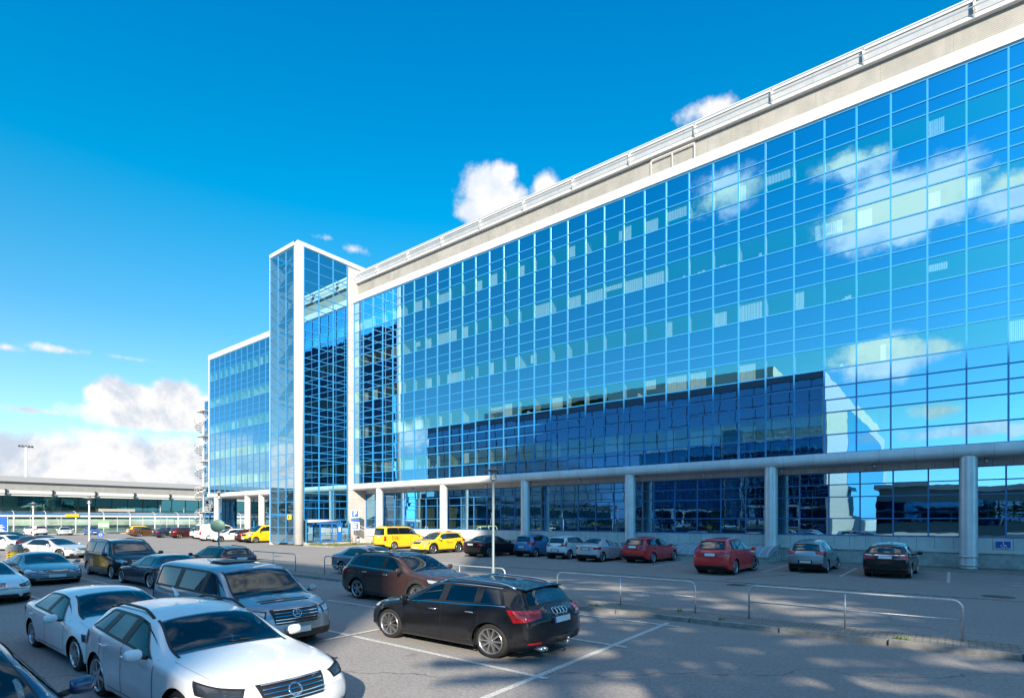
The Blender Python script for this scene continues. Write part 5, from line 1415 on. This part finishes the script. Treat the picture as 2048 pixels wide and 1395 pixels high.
# P sign on the tower's white side
s_ = empty('parking_sign', (XT + .9, 35.0, 0), R(40), 'blue and white P sign stack on a post by the stair tower', 'sign')
b = MB(); b.tube([(0, .06, 0), (0, .06, 3.5)], .03, 8); b.build('post', M['galv'], s_)
b = MB(); b.box(-.42, .42, -.01, .02, 2.70, 3.50, 0); b.box(-.33, .33, -.016, -.01, 2.78, 3.42, 1)
b.box(-.42, .42, -.01, .02, 2.35, 2.60, 1); b.box(-.42, .42, -.01, .02, 1.45, 2.25, 0); b.box(-.30, .30, -.016, -.01, 1.52, 2.18, 1)
for k in range(3): b.box(-.14, .16, -.022, -.016, 1.66 + k * .17, 1.72 + k * .17, 0)
b.box(-.20, -.14, -.022, -.016, 1.64, 2.10, 0)
b.build('sign_board', [M['sign_white'], M['sign_blue']], s_)
text_mesh('letter', 'P', .72, M['sign_white'], (0, -.02, 3.09), (H90, 0, 0), s_)
# wheelchair sign on the panels
s_ = empty('wheelchair_sign', (1.95, YR - .10, 1.26), 0, 'small blue and white wheelchair sign on the wall panels', 'sign')
b = MB(); b.box(-.32, .32, 0, .02, -.20, .20, 0); b.box(-.29, .29, -.006, 0, -.17, .17, 1)
for k in range(10):
    a0 = R(150 + k * 24); a1 = R(150 + (k + 1) * 24)
    b.face([(.0 + r_ * math.cos(a), -.012, -.04 + r_ * math.sin(a)) for r_, a in ((.075, a0), (.10, a0), (.10, a1), (.075, a1))])
b.box(.0, .03, -.012, -.01, -.03, .12); b.box(.0, .10, -.012, -.01, -.05, -.02); b.bar((.10, -.011, -.03), (.15, -.011, -.12), .004, .03); b.box(-.01, .04, -.012, -.01, .11, .15)
b.build('sign_board', [M['sign_white'], M['sign_blue']], s_)
s_ = empty('reserved_sign', (-11.9, YR - .12, .98), 0, 'tiny blue notice board beside the red estate car', 'sign')
b = MB(); b.box(-.38, .38, 0, .03, -.14, .14, 0)
for k in range(2): b.box(-.28, .28, -.004, 0, -.07 + k * .1, -.04 + k * .1, 1)
b.build('sign_board', [M['sign_blue'], M['sign_white']], s_)
b = MB(); b.tube([(0, .02, -.98), (0, .02, -.14)], .02, 6); b.build('post', M['galv'], s_)
# yellow sign on the tower front
s_ = empty('yellow_sign', (XT - 1.15, YT - .12, 2.75), 0, 'small yellow sign on the front of the stair tower', 'sign')
b = MB(); b.box(-.35, .35, -.04, .02, -.24, .24, 0); b.box(-.14, .02, -.046, -.04, -.10, .12, 1); b.build('sign_board', [M['yellow'], M['black']], s_)
# left P sign with text
s_ = empty('parking_sign', (-36.2, 5.85, 0), R(50), 'blue P sign with lines of white text at the left edge', 'sign')
b = MB(); b.tube([(-.1, .05, 0), (-.1, .05, 3.0)], .035, 8); b.build('post', M['galv'], s_)
b = MB(); b.box(-.55, .30, -.01, .02, 1.92, 2.68, 1); b.box(-.53, .28, -.013, -.010, 1.94, 2.66, 0)
for k in range(4): b.box(-.38, .16 - .08 * (k % 2), -.018, -.013, 1.95 + .085 * k, 1.985 + .085 * k, 1)
b.build('sign_board', [M['sign_blue'], M['sign_white']], s_)
text_mesh('letter', 'P', .40, M['sign_white'], (-.14, -.02, 2.48), (H90, 0, 0), s_)
# ticket machine
s_ = empty('ticket_machine', (-35.6, 6.25, 0), R(50), 'yellow ticket machine with grey head and black chevrons', 'ticket machine'); s_.scale = (.68, .8, .98)
b = MB(); b.box(-.34, .34, -.2, .2, 0, .98, 0); b.build('cabinet', M['yellow'], s_)
b = MB(); b.box(-.40, .40, -.26, .24, .99, 1.22, 0); b.box(-.34, .34, -.20, .2, 1.22, 1.34, 0); b.build('machine_head', pbr('machine_grey', (.30, .31, .30), .5), s_)
b = MB()
for k in range(6): b.bar((-.30, -.206, .30 + .12 * k), (-.12, -.206, .36 + .12 * k), .006, .05)
b.build('chevron', M['black'], s_)
# small signs by the walkway
s_ = empty('green_sign', (-117.0, 32.4, 0), R(75), 'green and white sign board on a post by the walkway', 'sign')
b = MB(); b.tube([(0, .05, 0), (0, .05, 2.2)], .06, 6); b.build('post', M['white'], s_)
b = MB(); b.box(-.8, .8, -.03, .03, 1.0, 2.4, 0); b.box(-.7, .7, -.05, -.03, 1.35, 1.9, 1); b.build('sign_board', [pbr('sign_green', (.22, .42, .20), .5), M['sign_white']], s_)
s_ = empty('kerb_sign', (-97, 26.5, 0), R(60), 'small low blue board with a white ring standing on the asphalt', 'sign')
b = MB(); b.box(-.34, .34, -.03, .03, 0, .62, 0); b.tube([(.18 * math.cos(a), -.05, .31 + .16 * math.sin(a)) for a in np.linspace(0, 2 * PI, 16)], .035, 5, 1); b.build('sign_board', [M['sign_blue'], M['sign_white']], s_)
# bicycle in the porch and litter bin at the kerb
s_ = empty('bicycle', (XT + .62, 34.15, .26), R(90), 'dark bicycle leaning inside the glass porch', 'bicycle')
for dx in (-.42, .42):
    b = MB(); b.tube([(dx + .29 * math.cos(a), 0, .29 + .29 * math.sin(a) * ZS) for a in np.linspace(0, 2 * PI, 22)], .016, 6)
    for k in range(6): b.tube([(dx, 0, .29), (dx + .28 * math.cos(k * PI / 3), 0, .29 + .28 * ZS * math.sin(k * PI / 3))], .003, 3)
    b.build('wheel', M['black'], s_)
b = MB(); b.tube([(-.42, 0, .29), (-.08, 0, .27), (.30, 0, .66), (-.18, 0, .62), (-.08, 0, .27)], .016, 6); b.tube([(-.42, 0, .29), (-.18, 0, .62), (-.2, 0, .72)], .013, 6); b.tube([(.42, 0, .29), (.30, 0, .70), (.34, .2, .76)], .014, 6); b.tube([(.34, -.2, .76), (.30, 0, .74), (.34, .2, .76)], .012, 6); b.build('frame', M['black'], s_)
b = MB(); b.box(-.30, -.08, -.05, .05, .72, .76); b.build('saddle', M['black'], s_)
s_ = empty('litter_bin', (XT + 1.9, 34.6, 0), 0, 'small dark red litter bin with round top in the flower bed', 'litter bin')
b = MB(); b.lathe([(.01, 0), (.15, 0), (.17, .4), (.16, .62), (.01, .64)], (0, 0, .0), 16); b.build('bin_body', M['galv'], s_)
b = MB(); b.lathe([(.18, .62), (.17, .72), (.08, .80), (.01, .81)], (0, 0, 0), 16); b.build('bin_lid', PM['darkred'], s_)

# ------------------------------------------------------------------ planting by the entrance, weeds in the pavers
def leafy(name, cx, cy, rx, ry, h, n, label, seed, cols=None, group='low plants by the entrance', size=.11):
    random.seed(seed); b = MB()
    for k in range(n):
        a = rnd() * 2 * PI; q = rnd() ** .6; x_ = cx + rx * q * math.cos(a); y_ = cy + ry * q * math.sin(a); z_ = h * (1 - q * q * .5) * rnd()
        d = Vector((rnd() - .5, rnd() - .5, rnd() * .9 + .1)).normalized() * size * (.6 + .8 * rnd()); e = Vector((rnd() - .5, rnd() - .5, (rnd() - .5) * .4)).normalized() * size * .4
        p = Vector((x_, y_, z_)); b.face([p, p + d * .5 + e, p + d, p + d * .5 - e], int(rnd() * 3))
    return b.build(name, cols or [M['green'], LG, YG], label=label, cat='plant', group=group)
LG = pbr('leaf_light', (.13, .20, .04), .7); YG = pbr('leaf_yellow', (.22, .24, .05), .7)
leafy('low_shrub', -47.3, 29.9, .6, .7, .32, 320, 'low yellowing shrub at the corner of the entrance bed', 1)
leafy('low_shrub', -46.3, 31.2, .8, .8, .22, 420, 'spreading low shrub in front of the entrance porch', 2)
leafy('low_shrub', -45.8, 33.0, .8, .8, .22, 420, 'green low shrub left of the litter bin', 3)
leafy('low_shrub', -44.9, 35.2, .9, .6, .30, 420, 'green low shrub right of the litter bin under the P sign', 4)
leafy('low_shrub', -42.4, 35.6, 1.0, .5, .34, 420, 'dark low shrub beside the yellow service van', 5)
b = MB(); b.box(-48.0, -43.2, 29.2, 36.2, -.05, .10); b.build('flower_bed', pbr('soil', (.16, .13, .09), .95, noise=.3), kind='structure')
b = MB()
for (x0, y0, x1, y1) in ((-48.1, 29.1, -43.1, 29.2), (-43.2, 29.2, -43.1, 36.2)): b.box(x0, x1, y0, y1, -.05, .14)
b.build('bed_kerb', M['kerb'], kind='structure')
random.seed(40); b = MB()
for (x_, y_) in ((-7.9, 13.5), (-7.75, 13.55), (-.9, 13.6), (-.75, 13.62), (-4.3, 13.5), (-5.6, 14.2), (-11, 13.5)):
    for k in range(20):
        p = Vector((x_ + (rnd() - .5) * .16, y_ + (rnd() - .5) * .12, .10)); d = Vector(((rnd() - .5) * .10, (rnd() - .5) * .10, .05 + .07 * rnd())); e = Vector(((rnd() - .5), (rnd() - .5), 0)) * .025
        b.face([p - e, p + e, p + d])
b.build('weeds', [LG], kind='stuff')

# ------------------------------------------------------------------ behind the camera: buildings seen in the glass, and casters added for shade
YA = -34.0; XA2 = -16.9
ob = empty('opposite_office', (0, 0, 0), 0, 'dark blue-glass office opposite, seen only as a reflection in the facade', 'building')
dg_ = glass_mat('opposite_glass', (.14, .30, .48), dark=(.004, .010, .020), mirror=.5)
b = MB(); b.box(-112, XA2, YA - 100, YA, 0, 27.1); b.build('wall', dg_, ob)
fr = MB(); x = -112
while x < XA2: fr.box(x, x + .12, YA, YA + .08, 0, 27); x += 3.0
for z_ in (2.5, 4.8, 7, 9.2, 11.4, 13.6, 15.8, 18, 20.2, 22.4, 24.6): fr.box(-112, XA2, YA, YA + .07, z_, z_ + .14)
fr.box(-112, XA2, YA - .02, YA + .25, 25.9, 27.2); fr.build('window_frame', pbr('opp_frame', (.06, .08, .12), .5), ob)
b = MB(); b.box(-96, XA2 - 9, YA - 30, YA - 5, 27.1, 30.4); b.build('penthouse', pbr('penthouse_wall', (.42, .43, .40), .6), ob)
b = MB(); b.box(XA2, XA2 + .4, YA - 108, YA + .1, 0, 27.4); b.build('end_wall', M['white_side'], ob)
b = MB(); b.box(XA2 + .4, XA2 + .5, YA - 96, YA - 22, 3, 24.5); b.build('end_window', M['spandrel'], ob)
b = MB(); b.box(-84, -60, YA - 5.4, YA - 5, 27.3, 29.5); b.build('roof_sign_frame', M['sign_blue'], ob)
lb = empty('low_hall', (0, 0, 0), 0, 'low grey hall behind the camera reflected in the ground floor glass', 'building')
b = MB(); b.box(-13, 21, -90, -72, 0, 8.8); b.build('wall', pbr('hall_wall', (.12, .19, .20), .6), lb)
b = MB(); b.box(-13, 21, -72, -71.7, 2.0, 6.5); b.build('window_band', dg_, lb)
b = MB(); b.box(-14, 21.5, -91, -71, 8.8, 9.8); b.build('roof', M['roof_screen'], lb)
hb = empty('shade_block', (0, 0, 0), 0, 'tall building behind the camera, low wing and open gap added to shape its shade', 'building')
b = MB(); b.box(22, 43.5, -66, -60, 0, 50.3, 0); b.box(49.5, 66, -66, -60, 55.5, 71.0, 0); b.box(66, 170, -66, -60, 0, 71.0, 0)  # low wing shades the lots; gap under the raised part admits sun, both added
for xx in (52, 60): b.box(xx - .3, xx + .3, -64, -63.4, 0, 55.5, 0)
b.build('wall', [pbr('shade_block_wall', (.20, .21, .22), .6)], hb)
b = MB()
for z_ in range(1, 48, 4): b.box(23, 43, -59.98, -59.9, z_, z_ + 3.4)
for z_ in range(1, 70, 4): b.box(67 if z_ < 55 else 51, 169, -59.98, -59.9, z_, z_ + 3.6)
b.build('window', glass_mat('shade_block_glass', (.12, .2, .3), dark=(.004, .008, .016), mirror=.4), hb)
# pines added out of view, their boughs layered to cut the sunlight into streaks
random.seed(77)
def pine(x, y, h, label):
    rz = rnd() * 6; t_ = empty('streak_pine', (x, y, 0), rz, label, 'tree', 'pines added behind the camera to streak the sunlight')
    b = MB(); b.tube([(0, 0, 0), (.1, 0, h * .5), (0, .1, h)], [.28, .2, .05], 10)
    b.build('trunk', M['bark'], t_)
    b = MB(); z_ = 4.2
    while z_ < h:
        k = (1 - (z_ / h) ** 2.2) * 2.6 + .5
        for q in range(2 if 7 < z_ < 12.2 or z_ > 17 else 4):
            a = .669 - rz + (rnd() - .5) * .35; s0 = (rnd() - .5) * k * 2.2; v0 = (rnd() - .5) * k * 1.2; cx, cy = s0 * math.cos(a) - v0 * math.sin(a), s0 * math.sin(a) + v0 * math.cos(a)
            L_ = k * (.35 + .55 * rnd())
            for s_i in range(54):
                u, v = rnd() * 2 - 1, rnd() * 2 - 1
                if u * u + v * v > 1: continue
                p = Vector((cx + (u * math.cos(a) - v * math.sin(a) * .13) * L_, cy + (u * math.sin(a) + v * math.cos(a) * .13) * L_, z_ + (rnd() - .5) * .14 * (1 - abs(u) * .6) - .10 * abs(u)))
                d = Vector((math.cos(a) + (rnd() - .5) * .3, math.sin(a) + (rnd() - .5) * .3, (rnd() - .5) * .1)).normalized() * .42; e = Vector((rnd() - .5, rnd() - .5, (rnd() - .5) * .8)).normalized() * .07
                b.face([p - d - e, p + d - e, p + d + e, p - d + e])
        z_ += (.42 if 7 < z_ < 12.2 else .36) + .3 * rnd()
    b.build('crown', M['green'], t_)
for i, (x_, y_, h_) in enumerate(((10.4, -9.5, 19.5), (13.2, -8.6, 17.5), (15.2, -10.6, 20.5), (18.8, -9.0, 18.5), (22.6, -10.2, 21), (26.5, -9.4, 17.5), (30.5, -10.5, 20))):
    pine(x_, y_, h_, ['tall added pine nearest the camera behind the lot', 'second added pine behind the camera, shorter', 'third added pine behind the camera', 'fourth added pine behind the camera', 'fifth and tallest added pine behind the camera', 'sixth added pine behind the camera', 'last added pine of the row behind the camera'][i])
